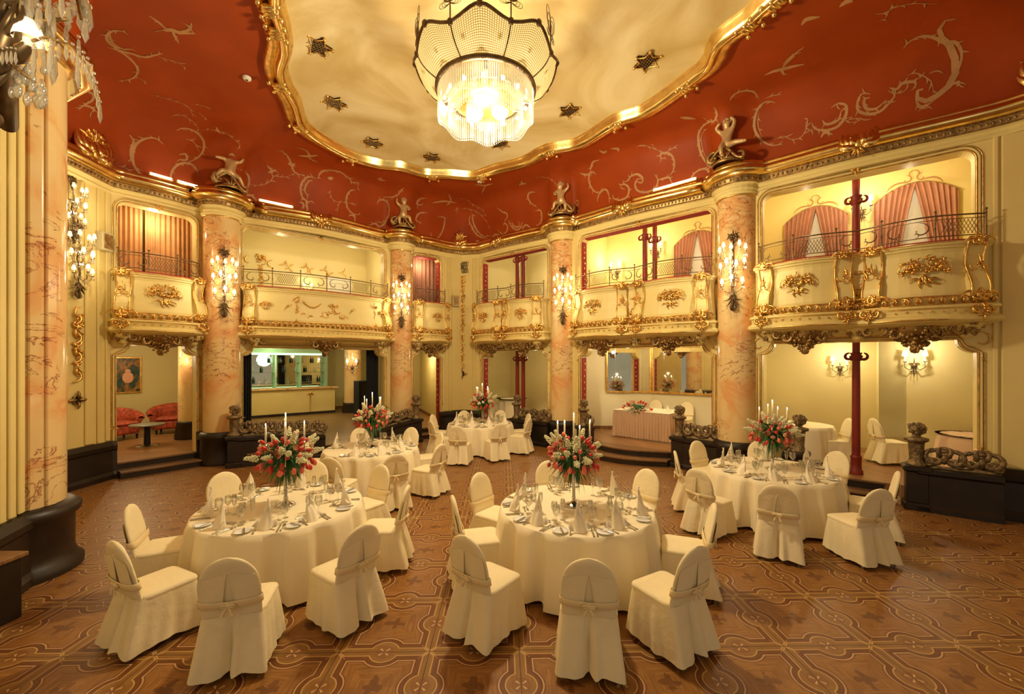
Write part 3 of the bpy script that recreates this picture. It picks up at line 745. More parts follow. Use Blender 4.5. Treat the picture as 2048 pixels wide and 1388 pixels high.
# ------------------------------------------------------------ balconies
def walkpath(pts, step, start=0):
    acc = start; out = []
    for i in range(len(pts)-1):
        a, c = Vector(pts[i]), Vector(pts[i+1]); L = (c-a).length
        if L < 1e-6: continue
        d = (c-a)/L; s0 = acc
        while s0 < L:
            p = a+d*s0; out.append((p.x, p.y, atan2(d.y, d.x))); s0 += step
        acc = s0-L
    return out
def balcony(key, label, e0, e1, lobes, side, amp, deco, seed):
    P, rz, w, low, up = BAYS[key]; rnd = random.Random(seed)
    o = thing('balcony', label, 'balcony', (*P, 0), rz, 'gilded balconies')
    x0, x1 = e0, w+e1; n = 24
    def f(t):
        if lobes == 1: return side+amp*sin(pi*t)**.8
        return side+amp*(sin(2*pi*t)**2)**.55*(1 if t < .5 else 1.1)+.10*sin(pi*t)
    curve = [(lerp(x0, x1, i/n), -f(i/n)) for i in range(n+1)]
    path = [(x0, .0)] + curve + [(x1, .0)]
    def at(t):
        i = min(n-1, int(t*n)); g_ = t*n-i; a, c = Vector(curve[i]), Vector(curve[i+1]); p = a.lerp(c, g_); d = c-a
        return p, atan2(d.y, d.x)
    mb = MB()
    mb.sweep(path, [(-.10, 4.33), (-.10, 4.36), (.05, 4.365), (.085, 4.345), (.075, 4.31), (.045, 4.30), (.04, 4.27), (.015, 4.25), (0, 4.20), (0, 3.98), (.02, 3.75), (.05, 3.56), (.045, 3.50)], caps=False)
    mb.build('parapet', 'cream_pale', o)
    mb = MB()
    mb.sweep(path, [(.045, 3.50), (.075, 3.49), (.06, 3.40), (.085, 3.37), (.12, 3.36), (.135, 3.32), (.11, 3.30), (.10, 3.21), (.13, 3.19), (.16, 3.17), (.165, 3.12), (.13, 3.09), (.02, 3.05), (-.12, 3.03), (-.16, 2.98), (-.26, 2.95), (-.30, 2.93)], caps=False)
    # belly under the lobes
    mb.build('cornice_moulding', 'cream', o)
    mb = MB()
    for z, q, r in ((4.345, .085, .009), (3.50, .075, .012), (3.365, .125, .011), (3.30, .115, .008), (3.125, .165, .014)):
        pts = [(x+(0), y, z) for x, y in curve]; pts = [(x - sin(a)*-q*0, y-q, z) for (x, y), a in zip(curve, [0]*len(curve))]
        mb.tube(pts, r, 5)
    for i, (x, y, a) in enumerate(walkpath(curve, .125, .05)):
        M = T(x, y, 0) @ RZ(a)
        mb.blob((0, -.095, 3.435), (.036, .026, .050), 6, 4, 0, M)
        leafy(mb, -.01, 3.38, 115, .13, .018, 0, -.10, M, bend=-70); leafy(mb, .01, 3.38, 65, .13, .018, 0, -.10, M, bend=70)
        if i % 2: mb.blob((0, -.125, 3.25), (.022, .012, .013), 6, 4, 0, M)
        else: scroll(mb, 0, 3.25, .022, 0, 300, th=.006, y=-.12, M=M, n=8)
    mb.build('gilded_leaf_band', 'gold', o)
    # corbel baskets hanging under the lobes, scrolled brackets at the ends
    cs = [.5] if lobes == 1 else [.25, .75]
    for t in cs:
        p, a = at(t); M = T(p.x, p.y, 0) @ RZ(a); cb = MB()
        back = min(.30, -p.y-.05)
        cb.lathe([(.0, 2.60), (.05, 2.62), (.07, 2.68), (.05, 2.73), (.13, 2.78), (.17, 2.85), (.24, 2.92), (.30, 3.0), (.31, 3.08)], 20, M=M @ T(0, back, 0), wob=lambda a_, z_: 1+.06*cos(8*a_))
        s = 1.0 if key != 'c' else .7
        for k in range(60 if key != 'b' else 30):
            aa = rnd.uniform(-pi, 0); ph = rnd.random(); z = lerp(2.72, 3.04, ph); r = lerp(.12, .32, ph)
            cb.blob((r*cos(aa), back+r*sin(aa), z), rnd.uniform(.02, .042), 6, 4, 0, M)
        for q in (-1, 1):
            scroll(cb, q*.30, 2.93, .12, 90, q*260, th=.03, y=back-.12, M=M); scroll(cb, q*.46, 3.0, .09, 270, -q*240, th=.022, y=back-.12, M=M)
            leafy(cb, q*.18, 2.80, 90-q*70, .3, .03, 0, back-.1, M, bend=q*60)
        acanthus(cb, 0, 2.74, 270, .14, y=back-.15, M=M, k=5, th=.022)
        cb.build('corbel_basket', 'gold_old', o)
    for t, q in ((.07, 1), (.93, -1)) + (((.5, 1),) if lobes == 2 else ()):
        p, a = at(t); M = T(p.x, p.y+.14, 0) @ RZ(a); br = MB()
        br.lathe([(.0, 2.84), (.05, 2.85), (.09, 2.90), (.07, 2.94), (.15, 2.98), (.20, 3.05), (.19, 3.08)], 16, M=M, wob=lambda a_, z_: 1+.05*cos(7*a_))
        for k in range(26):
            aa = rnd.uniform(-pi, 0); z = rnd.uniform(2.90, 3.06); r = lerp(.10, .21, (z-2.9)/.16)
            br.blob((r*cos(aa), r*sin(aa), z), rnd.uniform(.015, .03), 6, 4, 1, M)
        scroll(br, q*.2, 2.98, .10, 90, q*250, th=.022, y=-.08, M=M, mi=1)
        br.build('scrolled_bracket', ['cream', 'gold_old'], o)
    # piers: S-shaped consoles edged in gold with rocaille tops
    pts_ = [(.055, 1), (.945, 1)] + ([(.43, .9), (.57, .9)] if lobes == 2 else [])
    if key == 'b': pts_ = [(.035, 1), (.965, 1), (.30, .0), (.86, .0)]
    for t, full in pts_:
        p, a = at(t); M = T(p.x, p.y, 0) @ RZ(a); hw = .12
        def prof(z): return -.05-.06*sin((z-3.5)/.8*2*pi+.6)*.8-.05*(1-(z-3.5)/.8)
        zz = [3.48+.85*i/12 for i in range(13)]
        if full:
            mb = MB(); mb.grid([[(-hw, .02, z), (-hw, prof(z), z), (hw, prof(z), z), (hw, .02, z)] for z in zz], M=M, smooth=False); mb.build('console', 'cream_pale', o)
        mb = MB()
        if full:
            for q in (-1, 1): mb.tube([(q*hw, prof(z)-.005, z) for z in zz], [.014+.01*sin(k*1.9)**2 for k in range(13)], 5, M=M)
            for z, s in ((4.34, 1), (3.50, 1.25)):
                flowers(mb, 0, z, .10*s, .07*s, 16, y=-.12, M=M, rs=.03, rnd=rnd)
                for q in (-1, 1): scroll(mb, q*.06, z, .09*s, 90, q*260, th=.022*s, y=-.12, M=M); leafy(mb, q*.03, z, 90-q*50, .18*s, .02, y=-.12, M=M, bend=-q*50)
            for q in (-1, 1): scroll(mb, q*.07, 3.26, .07, 90, -q*260, th=.02, y=-.17, M=M)
            flowers(mb, 0, 3.30, .08, .10, 12, y=-.17, M=M, rs=.026, rnd=rnd); acanthus(mb, 0, 3.22, 270, .14, y=-.18, M=M, k=3, th=.018, spread=60)
            leafy(mb, 0, 4.15, 270, .3, .016, y=-.10, M=M, bend=15); flowers(mb, 0, 4.0, .05, .07, 10, y=-.11, M=M, rs=.022, rnd=rnd)
            for q in (-1, 1): leafy(mb, q*.02, 3.9, 90-q*120, .12, .012, y=-.11, M=M, bend=q*60)
        else:
            flowers(mb, 0, 4.1, .07, .10, 14, y=-.03, M=M, rs=.022, rnd=rnd)
            for k in range(9): mb.blob((.02*sin(k), -.02, 3.95-.045*k), (.018, .014, .024), 6, 4, 0, M)
            acanthus(mb, 0, 3.5, 90, .10, y=-.07, M=M, k=3, th=.014)
        mb.build('gilded_ornament', 'gold', o)
    # gilt baskets / garlands on the panels
    for kind, t, s in deco:
        p, a = at(t); M = T(p.x, p.y, 0) @ RZ(a); mb = MB()
        if kind == 'basket': basket(mb, 0, 3.90, s*1.5, y=-.03, M=M, rnd=rnd)
        elif kind == 'cartouche':
            for q in (-1, 1):
                scroll(mb, q*.02, 3.88, .20*s, 90+q*10, q*170, th=.015, y=-.03, M=M, curl=.7)
                flowers(mb, q*.16*s, 4.02, .05, .06, 12, y=-.03, M=M, rs=.02, rnd=rnd); leafy(mb, q*.1, 3.66, 90-q*40, .14, .014, y=-.05, M=M, bend=q*50)
            garland(mb, -.16*s, 4.08, .16*s, 4.08, .06, y=-.03, M=M, r=.016, rnd=rnd)
            acanthus(mb, 0, 3.62, 90, .12, y=-.06, M=M, k=5, th=.016)
        elif kind == 'garland':
            garland(mb, -.42, 4.06, .0, 4.02, .13, 18, y=-.03, M=M, rnd=rnd)
            for q in (-1, 1): scroll(mb, .35+q*.12, 3.85, .12, 90, q*220, th=.013, y=-.03, M=M)
            flowers(mb, .35, 4.0, .14, .03, 14, y=-.03, M=M, rs=.018, rnd=rnd)
            for k in range(8): leafy(mb, -.55+.18*k, rnd.uniform(3.65, 3.75), rnd.uniform(0, 180), .13, .011, y=-.05, M=M, bend=60)
            for q in (-.75, .85): scroll(mb, q, 3.9, .06, 0, 260, th=.010, y=-.03, M=M); leafy(mb, q, 3.9, 200, .12, .01, y=-.03, M=M)
            scroll(mb, .15, 3.75, .1, 200, 200, th=.013, y=-.05, M=M); scroll(mb, .55, 3.75, .1, -20, -200, th=.013, y=-.05, M=M)
        mb.build('gilded_relief', 'gold', o)
    MB().sweep(curve, [(-.13, 4.36), (-.13, 4.40), (-.02, 4.40), (-.02, 4.36)]).build('velvet_ledge', 'red_velvet', o)
    # wrought-iron railing standing on the parapet
    r = thing('balcony_railing', 'wrought iron railing with lattice panel, '+deco_lab[key], 'railing', (*P, 0), rz, 'wrought iron balcony railings')
    rc = [(x, y+.07, 0) for x, y in curve]; zt = 4.40
    mb = MB(); mb.tube([(x, y, zt+.40) for x, y, _ in rc], .013, 6); mb.tube([(x, y, zt+.34) for x, y, _ in rc], .006, 4); mb.tube([(x, y, zt+.07) for x, y, _ in rc], .009, 5)
    mb.build('rail', 'rail_iron', r)
    L = sum((Vector(curve[i+1])-Vector(curve[i])).length for i in range(n)); k = max(3, round(L/.62))
    pp = walkpath([(x, y+.07) for x, y in curve], L/k-.001, 0)
    for i, (x, y, a) in enumerate(pp):
        M = T(x, y, zt) @ RZ(a); q = MB(); q.tube([(0, 0, -.02), (0, 0, .44)], .012, 6, M=M); q.blob((0, 0, .47), .022, 6, 4, M=M); q.blob((0, 0, .2), .018, 6, 4, M=M); q.build('post', 'rail_iron', r)
    for i in range(len(pp)):
        x, y, a = pp[i]; x2, y2 = (pp[i+1][0], pp[i+1][1]) if i+1 < len(pp) else (curve[-1][0], curve[-1][1]+.07)
        d = Vector((x2-x, y2-y)); l = d.length
        if l < .15: continue
        M = T(x, y, zt) @ RZ(atan2(d.y, d.x)); sc = MB(); la = MB()
        if (i + (0 if lobes == 2 else 1)) % (3 if l < 1 else 2) == (1 if lobes == 2 else 2) or (lobes == 2 and i % 3 == 1):
            for j in range(-4, 5):
                c = l/2+j*.05; la.tube([(c-.06, 0, .10), (c+.06, 0, .33)], .0045, 4, M=M); la.tube([(c+.06, 0, .10), (c-.06, 0, .33)], .0045, 4, M=M)
            la.build('lattice', 'rail_iron', r)
        else:
            for q, cx in ((1, l*.28), (-1, l*.72)):
                scroll(sc, cx, .21, .12, 90, q*260, th=.009, M=M, curl=.3, n=12); scroll(sc, cx+q*.05, .14, .05, 270, -q*200, th=.006, M=M, n=8)
            sc.build('scrollwork', 'rail_iron', r)
    return o
deco_lab = dict(a='in front of the orange curtains at the left', b='on the long balcony above the stage', c='on the narrow balcony beside the second column',
                d='on the balcony right of the centre wall', e='above the mirrored niche', f='on the large balcony at the right')
balcony('a', 'cream gilded balcony below the orange curtains at the left', .08, -.12, 1, .30, .22, [('basket', .5, 1.05)], 1)
balcony('b', 'long cream gilded balcony above the dance stage opening', .08, -.08, 1, .26, .38, [('garland', .45, 1), ('basket', .12, .45), ('basket', .93, .5)], 2)
balcony('c', 'narrow cream gilded balcony left of the centre wall', .05, -.08, 1, .26, .16, [('basket', .6, .62)], 3)
balcony('d', 'double-bowed gilded balcony right of the centre wall', .06, -.05, 2, .28, .18, [('basket', .22, .72), ('basket', .78, .72), ('cartouche', .5, .5)], 4)
balcony('e', 'double-bowed gilded balcony above the mirrored niche', .08, -.07, 2, .28, .22, [('basket', .21, .85), ('basket', .78, .95), ('cartouche', .5, .8)], 5)
balcony('f', 'double-bowed gilded balcony at the far right', .08, -.09, 2, .28, .22, [('basket', .22, .9), ('basket', .76, 1.05), ('cartouche', .5, .95)], 6)
# ------------------------------------------------------------ sconces
def shade_lamp(o, x, y, z, s=1, bare=False):
    c = MB(); c.tube([(x, y, z-.10*s), (x, y, z)], .011*s, 8); l = c.build('candle_lamp', 'wax', o)
    if not bare: MB().lathe([(.032*s, -.03*s), (.030*s, .0), (.018*s, .055*s), (.0, .056*s)], 12, M=T(x, y, z+.01)).build('lamp_shade', 'shade_lit', l)
    else: MB().lathe([(.0, -.01*s), (.013*s, 0), (.018*s, .02*s), (.012*s, .045*s), (0, .065*s)], 10, M=T(x, y, z)).build('light_bulb', 'bulb', l)
def drops(mb, x, y, z, n, R, L, s=1, a0=0, a1=2*pi):
    for i in range(n):
        a = lerp(a0, a1, (i+.5)/n); px, py = x+R*cos(a), y+R*sin(a)
        mb.blob((px, py, z-.012*s), .007*s, 5, 3); mb.lathe([(0, -.02*s), (.009*s, -.02*s-L*.6), (0, -.02*s-L)], 5, M=T(px, py, z), smooth=False)
def column_sconce():
    o = thing('wall_sconce', 'crystal sconce', 'sconce'); 
    b = MB()      # bronze acanthus foot and stem
    for q in (-1, 1):
        scroll(b, q*.03, .16, .08, 90, q*250, th=.020, y=-.05); scroll(b, q*.04, .34, .06, 270, -q*250, th=.018, y=-.06)
        leafy(b, 0, .06, 90-q*50, .15, .016, y=-.06, bend=q*60); leafy(b, 0, 1.50, 90-q*50, .16, .018, y=-.03, bend=q*60)
    acanthus(b, 0, .42, 270, .34, y=-.07, k=5, th=.022, spread=40)
    b.tube([(0, -.04, .35), (0, -.10, .6), (0, -.05, .9), (0, -.10, 1.2), (0, -.03, 1.5)], [.03, .02, .025, .018, .02], 8)
    flowers(b, 0, 1.58, .09, .08, 24, y=-.04, rs=.028); acanthus(b, 0, 1.56, 90, .20, y=-.04, k=5, th=.02)
    b.build('backplate', 'bronze', o)
    arms = MB(); cr = MB()
    tiers = [(.50, .66, 3, .22), (.86, 1.00, 4, .24), (1.14, 1.34, 5, .25)]
    for zb, zl, n, R in tiers:
        ar = MB()
        for i in range(n):
            a = pi + pi*(i+.5)/n; ex, ey = R*cos(a), -.07+R*.9*sin(a)
            zz = zl+(.06 if i % 2 else 0)
            ar.tube([(0, -.07, zb), (ex*.4, -.07+(ey+.07)*.4, zb-.06), (ex*.85, -.07+(ey+.07)*.85, zb-.02), (ex, ey, zz-.10)], .009, 6)
            ar.lathe([(.0, -.11), (.02, -.105), (.032, -.09), (.034, -.085)], 12, M=T(ex, ey, zz))
            shade_lamp(o, ex, ey, zz, 1.15); drops(cr, ex, ey, zz-.10, 6, .034, .07)
            m = (ex*.55, -.07+(ey+.07)*.55); drops(cr, m[0], m[1], zb-.03, 3, .02, .08)
        ar.build('arm', 'gold_old', o)
        drops(cr, 0, -.09, zb-.0, 12, .07, .10); 
    for k in range(40):
        cr.blob((random.uniform(-.07, .07), -.10+random.uniform(-.05, .03), random.uniform(.45, 1.5)), random.uniform(.010, .024), 6, 4)
    cr.build('crystal_drops', 'crystal', o)
    return Once(o)
cs_ = column_sconce()
for i, ((c, r), lab) in enumerate(zip(COLS, ('on the leftmost free marble column', 'on the marble column right of the stage opening', 'on the marble column left of the mirrored niche', 'on the marble column at the right'))):
    dx, dy = -c[0]*.75-.1, 4.0-c[1]; L = sqrt(dx*dx+dy*dy); dx /= L; dy /= L
    x, y = c[0]+dx*(r+.0), c[1]+dy*(r+.0); rz = atan2(dx, -dy)
    cs_.at((x, y, 3.46), rz, 'tall lit crystal sconce, '+lab, group='tall crystal sconces on the marble columns')
    lamp(x+dx*.42, y+dy*.42, 4.55, 22, .16); lamp(x+dx*.40, y+dy*.40, 4.15, 12, .16)
# the same kind on the left wall, upper tier seen beside the pier
for z, lab, yy in ((5.02, 'upper', 7.95), (3.98, 'lower', 8.05)):
    o = cs_.at((-8.47, yy, z-.35), pi/2, 'lit crystal sconce on the left wall beside the pier, the %s one' % lab, scale=.92 if lab == 'lower' else .8, group='crystal sconces on the left wall')
    lamp(-7.95, yy, z+.5, 14, .15)
cs_.done()
def small_sconce():
    o = thing('wall_sconce', 'small sconce', 'sconce'); b = MB()
    acanthus(b, 0, .10, 270, .14, y=-.02, k=3, th=.016, spread=50); b.blob((0, -.03, .16), (.05, .03, .07), 8, 5); acanthus(b, 0, .2, 90, .14, y=-.02, k=3, th=.012)
    b.build('backplate', 'bronze', o); cr = MB()
    for q in (-1, 1):
        a = MB(); a.tube([(0, -.04, .14), (q*.08, -.10, .08), (q*.15, -.13, .14), (q*.15, -.13, .24)], .008, 6); a.lathe([(0, .235), (.03, .25), (.034, .26)], 12, M=T(q*.15, -.13)); a.build('arm', 'bronze', o)
        shade_lamp(o, q*.15, -.13, .40, 1.5); drops(cr, q*.15, -.13, .25, 6, .034, .08)
    drops(cr, 0, -.09, .12, 6, .04, .08); cr.build('crystal_drops', 'crystal', o)
    return Once(o)
ss = small_sconce()
def put_small(key, u, y, z, lab, e=9, s=1):
    P, rz = BAYS[key][:2]; x, yy, _ = W(key, u, y); ss.at((x, yy, z), rz, lab, s, group='small two-light sconces')
    fx, fy, _ = W(key, u, y-.42*s); lamp(fx, fy, z+.48*s, e, .06, (1, .84, .60))
put_small('f', 1.34, 3.74, 2.12, 'two-light crystal sconce on the niche wall left of the red column', 16)
put_small('f', 2.62, 2.59, 2.20, 'two-light crystal sconce on the niche wall at the far right', 22, 1.05)
put_small('f', 1.73, 1.89, 5.55, 'two-light sconce between the two curtained gallery windows', 14)
put_small('e', .10, 2.19, 5.15, 'two-light sconce at the left on the gallery wall above the mirrors', 16)
put_small('e', 1.42, 2.19, 5.55, 'two-light sconce behind the red iron column above the mirrors', 12)
put_small('d', 1.6, 2.59, 5.3, 'two-light sconce on the gallery wall right of the centre wall', 14)
put_small('b', 2.2, 2.59, 4.7, 'unlit-looking two-light sconce on the gallery wall above the stage', 6, .8)
ss.done()
# added point lights without fixtures, brightening the niches and galleries
for k, u, y, z, e in (('a', .9, 2.8, 2.7, 55), ('b', 1.4, 4.4, 2.75, 55), ('b', 3.6, 3.4, 2.75, 30), ('c', 1.35, 2.2, 2.7, 30), ('d', 1.2, 1.6, 2.75, 42), ('e', .9, 1.3, 2.8, 36), ('e', 2.9, 1.5, 2.8, 34),
                      ('f', .9, 1.9, 2.8, 34), ('a', .8, .42, 5.75, 18), ('b', 1.2, 1.4, 5.7, 24), ('b', 3.3, 1.4, 5.7, 24), ('c', .5, .35, 5.7, 12), ('d', 1.4, 1.2, 5.9, 24), ('e', 1.2, 1.0, 5.9, 24), ('e', 2.8, 1.0, 5.9, 24), ('f', .8, .9, 5.9, 24), ('f', 2.4, .9, 5.9, 26)):
    x, yy, _ = W(k, u, y); lamp(x, yy, z, e, .12, (1, .80, .50))
# ------------------------------------------------------------ fluorescent tubes lying behind the cornice lip
def tubes(P, Q, t0, t1, lab, k):
    rz, L = FR(P, Q); n = Vector((sin(rz), -cos(rz)))
    for j in range(k):
        a = lerp(t0, t1, j/k); c = along(P, Q, a); l = L*(t1-t0)/k*.9
        o = thing('fluorescent_light', 'glowing cove light tube on the cornice '+lab+('' if k == 1 else (', first of the row', ', second of the row', ', last of the row')[j]), 'light', (c[0]+n.x*.24, c[1]+n.y*.24, 6.56), rz, 'cove lights on the cornice')
        MB().tube([(.03, 0, .05), (l-.03, 0, .05)], .035, 10).build('tube', 'tube_light', o)
        m_ = MB(); m_.box(0, l, -.03, .03, 0, .02, b=.004); m_.box(0, .03, -.025, .025, .0, .08, b=.004); m_.box(l-.03, l, -.025, .025, .0, .08, b=.004); m_.build('batten', 'gold_bright', o)
tubes(V['b0'], V['b1'], .10, .33, 'above the left of the stage opening', 1)
tubes(V['e0'], V['e1'], .62, .93, 'left of the rightmost cherub', 1)
tubes(V['left'], V['a1'], .35, .95, 'above the orange curtains', 2)
# ------------------------------------------------------------ cherubs on scroll consoles, cornice cartouches
def cherub(c, r, lab, pose, flip=1):
    dx, dy = ROOM[0]-c[0], ROOM[1]-2-c[1]; L = sqrt(dx*dx+dy*dy); dx /= L; dy /= L
    x, y = c[0]+dx*(r+.17), c[1]+dy*(r+.17); rz = atan2(dx, -dy)
    o = thing('cherub_statue', lab, 'statue', (x, y, 6.55), rz, 'cherubs on the cornice')
    o.scale = (.9,)*3; b = MB(); f = flip      # console: big ribbed scroll the figure sits on
    for k in range(4):
        pts = [(f*(-.34+.70*t), -.10+k*.055, .03+.34*sin(pi*min(1, t*1.15))**1.2*(1-.35*t)+.10*(1-t)) for t in [i/10 for i in range(11)]]
        b.tube(pts, [.05-.02*i/10 for i in range(11)], 7)
    scroll(b, -f*.26, .20, .15, 60, f*300, th=.05, y=-.08); scroll(b, f*.30, .09, .10, 120, -f*280, th=.035, y=-.06)
    acanthus(b, 0, .04, 90, .30, y=-.14, k=5, th=.03); b.lathe([(.30, -.02), (.32, .02), (.26, .05), (0, .06)], 24)
    b.build('scroll_console', 'gold_old', o)
    J = {'hip': (0, -.02, .46), 'chest': (.02*f, -.04, .68), 'neck': (.02*f, -.05, .80)}
    if pose == 'run': arms = [[(-.12*f, -.05, .76), (-.24*f, -.08, .74), (-.34*f, -.10, .72)], [(.14*f, -.05, .76), (.24*f, -.10, .78), (.30*f, -.10, .90)]]; legs = [[(-.08*f, -.10, .42), (-.22*f, -.16, .40), (-.32*f, -.10, .24)], [(.08*f, -.06, .40), (.20*f, -.12, .34), (.30*f, -.08, .16)]]
    elif pose == 'up': arms = [[(-.12*f, -.05, .76), (-.22*f, -.08, .84), (-.20*f, -.08, .98)], [(.14*f, -.05, .76), (.22*f, -.12, .66), (.14*f, -.18, .60)]]; legs = [[(-.07*f, -.08, .40), (-.14*f, -.16, .30), (-.12*f, -.12, .12)], [(.08*f, -.08, .40), (.20*f, -.18, .36), (.24*f, -.14, .20)]]
    else: arms = [[(-.12*f, -.05, .76), (-.20*f, -.12, .86), (-.08*f, -.16, .94)], [(.14*f, -.05, .76), (.20*f, -.08, .92), (.10*f, -.10, 1.02)]]; legs = [[(-.05*f, -.10, .42), (-.06*f, -.22, .36), (-.04*f, -.20, .16)], [(.08*f, -.08, .40), (.24*f, -.16, .38), (.42*f, -.16, .34)]]
    vs = [J['hip'], (.01*f, -.04, .57), J['chest'], J['neck'], (.02*f, -.07, .875), (.02*f, -.075, .94), (.02*f, -.07, .99)]; rr = [.105, .10, .105, .045, .085, .095, .06]; es = [(0, 1), (1, 2), (2, 3), (3, 4), (4, 5), (5, 6)]
    for A in arms:
        k = len(vs); vs += A; rr += [.052, .045, .032]; es += [(2, k), (k, k+1), (k+1, k+2)]
    for A in legs:
        k = len(vs); vs += A + [(A[-1][0]+.05*f, A[-1][1]-.05, A[-1][2]-.03)]; rr += [.078, .062, .04, .03]; es += [(0, k), (k, k+1), (k+1, k+2), (k+2, k+3)]
    me = bpy.data.meshes.new('body'); me.from_pydata(vs, es, []); bm = bmesh.new(); bm.from_mesh(me); ly = bm.verts.layers.skin.verify()
    for v_, q in zip(bm.verts, rr): v_[ly].radius = (q, q)
    bm.verts.ensure_lookup_table(); bm.verts[0][ly].use_root = True
    bm.to_mesh(me); bm.free(); me.materials.append(MAT['putto']); bo = bpy.data.objects.new('body', me); C.objects.link(bo); bo.parent = o
    bo.modifiers.new('skin', 'SKIN'); sb = bo.modifiers.new('sub', 'SUBSURF'); sb.levels = sb.render_levels = 2; bo.modifiers['skin'].use_smooth_shade = True
    h = MB(); rnd = random.Random(11)
    for k in range(26):
        a = rnd.uniform(0, 2*pi); ph = rnd.uniform(0, 1.35); h.blob((.02*f+.088*sin(ph)*cos(a), -.055+.088*sin(ph)*sin(a)+.02, .935+.085*cos(ph)), .034, 6, 4)
    h.build('hair', 'putto', o)
    fc = MB(); fc.blob((.02*f, -.158, .915), (.016, .02, .018), 6, 4); fc.blob((-.012*f, -.152, .935), (.014, .010, .009), 6, 4); fc.blob((.052*f, -.152, .935), (.014, .010, .009), 6, 4); fc.blob((.02*f, -.148, .888), (.026, .012, .009), 6, 4)
    for q in (-1, 1): fc.blob((.02*f+q*.088, -.07, .92), (.012, .02, .024), 6, 4)
    fc.build('face', 'putto', o)
    return o
cherub(COLS[0][0], COLS[0][1], 'gilded cherub leaping on a scroll above the leftmost free marble column', 'run', 1)
cherub(COLS[1][0], COLS[1][1], 'gilded cherub raising a hand above the column right of the stage', 'up', 1)
cherub(COLS[2][0], COLS[2][1], 'gilded cherub with folded arms above the column left of the mirrors', 'up', -1)
cherub(COLS[3][0], COLS[3][1], 'pale gilded cherub with raised arms above the column at the right', 'sit', 1)
def cartouche(P, Q, t, lab, s=1, z=6.36, out=.3, top=False):
    rz, L = FR(P, Q); p = along(P, Q, t); n = Vector((sin(rz), -cos(rz)))
    o = thing('cornice_cartouche', lab, 'ornament', (p[0]+n.x*out, p[1]+n.y*out, z), rz, 'gilded cartouches on the cornice'); b = MB()
    for q in (-1, 1):
        for k, (L_, a, bd) in enumerate(((.5, 15, 40), (.42, 35, 30), (.30, 60, 30), (.40, -8, 30))):
            leafy(b, q*.03, -.06, a if q > 0 else 180-a, L_*s*.8, .075*s, y=-.03-.01*k, bend=q*bd)
        scroll(b, q*.16*s, .02, .13*s, 90, q*260, th=.035*s, y=-.04); scroll(b, q*.10*s, -.12*s, .09*s, 270, -q*260, th=.028*s, y=-.04)
    b.build('leaves', 'gold_bright', o)
    b = MB(); b.blob((0, -.05, .0), (.09*s, .06*s, .13*s), 10, 7); acanthus(b, 0, -.06*s, 270, .24*s, y=-.05, k=5, th=.03*s, spread=80)
    if top: flowers(b, 0, .28*s, .16*s, .14*s, 40, y=-.03, rs=.045*s); acanthus(b, 0, .15*s, 90, .42*s, y=-.03, k=7, th=.04*s, spread=150)
    b.build('shell', 'gold', o)
cartouche(V['b0'], V['b1'], .47, 'gilded leaf cartouche on the cornice above the stage opening', .85, out=.42)
cartouche(midp, V['d0'], .02, 'gilded rocaille crest on the cornice above the centre wall', .8, z=6.5, out=.30, top=True)
cartouche(V['d0'], V['d1'], .36, 'gilded leaf cartouche on the cornice right of the centre wall', .7)
cartouche(V['e0'], V['e1'], .42, 'gilded leaf cartouche on the cornice above the mirrored niche', .85)
cartouche(V['f0'], V['f1'], .50, 'large gilded leaf cartouche on the cornice at the right', .85)
cartouche(V['left0'], V['left'], .72, 'dark gilded rocaille crest on the cornice at the left', 1.2, z=6.6, out=.2, top=True)
cartouche(V['f1'], V['r0'], .42, 'heavy gilded rocaille crest on the cornice at the right edge', 1.15, z=6.7, out=.2, top=True)
# ------------------------------------------------------------ gilt drops on plain walls
def wall_drop(P, Q, t, z1, z0, lab, s=1, grille=True):
    rz, L = FR(P, Q); p = along(P, Q, t); rnd = random.Random(4)
    o = thing('wall_ornament', lab, 'ornament', (*p, 0), rz, 'gilded festoon drops'); b = MB(); z = z1-.5*s
    k = 0
    while z > z0:
        tt = (z1-z)/(z1-z0); w_ = s*(.15-.10*tt)
        if k % 3 == 1: flowers(b, 0, z, w_, .10*s, 14, y=-.05, rs=.024*s, rnd=rnd)
        scroll(b, (-1)**k*w_*.4, z, w_*.9+.02, 90, (-1)**k*260, th=.020*s, y=-.05); leafy(b, 0, z, 270+(-1)**k*30, .22*s, .018*s, y=-.06, bend=(-1)**k*-60)
        z -= .17*s; k += 1
    leafy(b, 0, z0+.1, 270, .22, .012, y=-.05)
    b.build('festoon', 'gold', o)
    if grille:
        b = MB()
        for i in range(-3, 4):
            b.tube([(.055*i-.05, -.06, z1-.42*s), (.055*i+.05, -.06, z1-.02)], .010, 5); b.tube([(.055*i+.05, -.06, z1-.42*s), (.055*i-.05, -.06, z1-.02)], .010, 5)
        for q in (-1, 1): scroll(b, q*.17*s, z1-.2*s, .17*s, 90, q*170, th=.016, y=-.06, curl=.6)
        b.build('grille', 'bronze', o)
    return o
wall_drop(midp, V['d0'], .02, 5.95, 2.35, 'tall gilded festoon with dark grille on the centre wall')
wall_drop(V['left0'], V['left'], .66, 3.95, 2.2, 'gilded festoon hanging below the sconces on the left wall', 1.1, False)
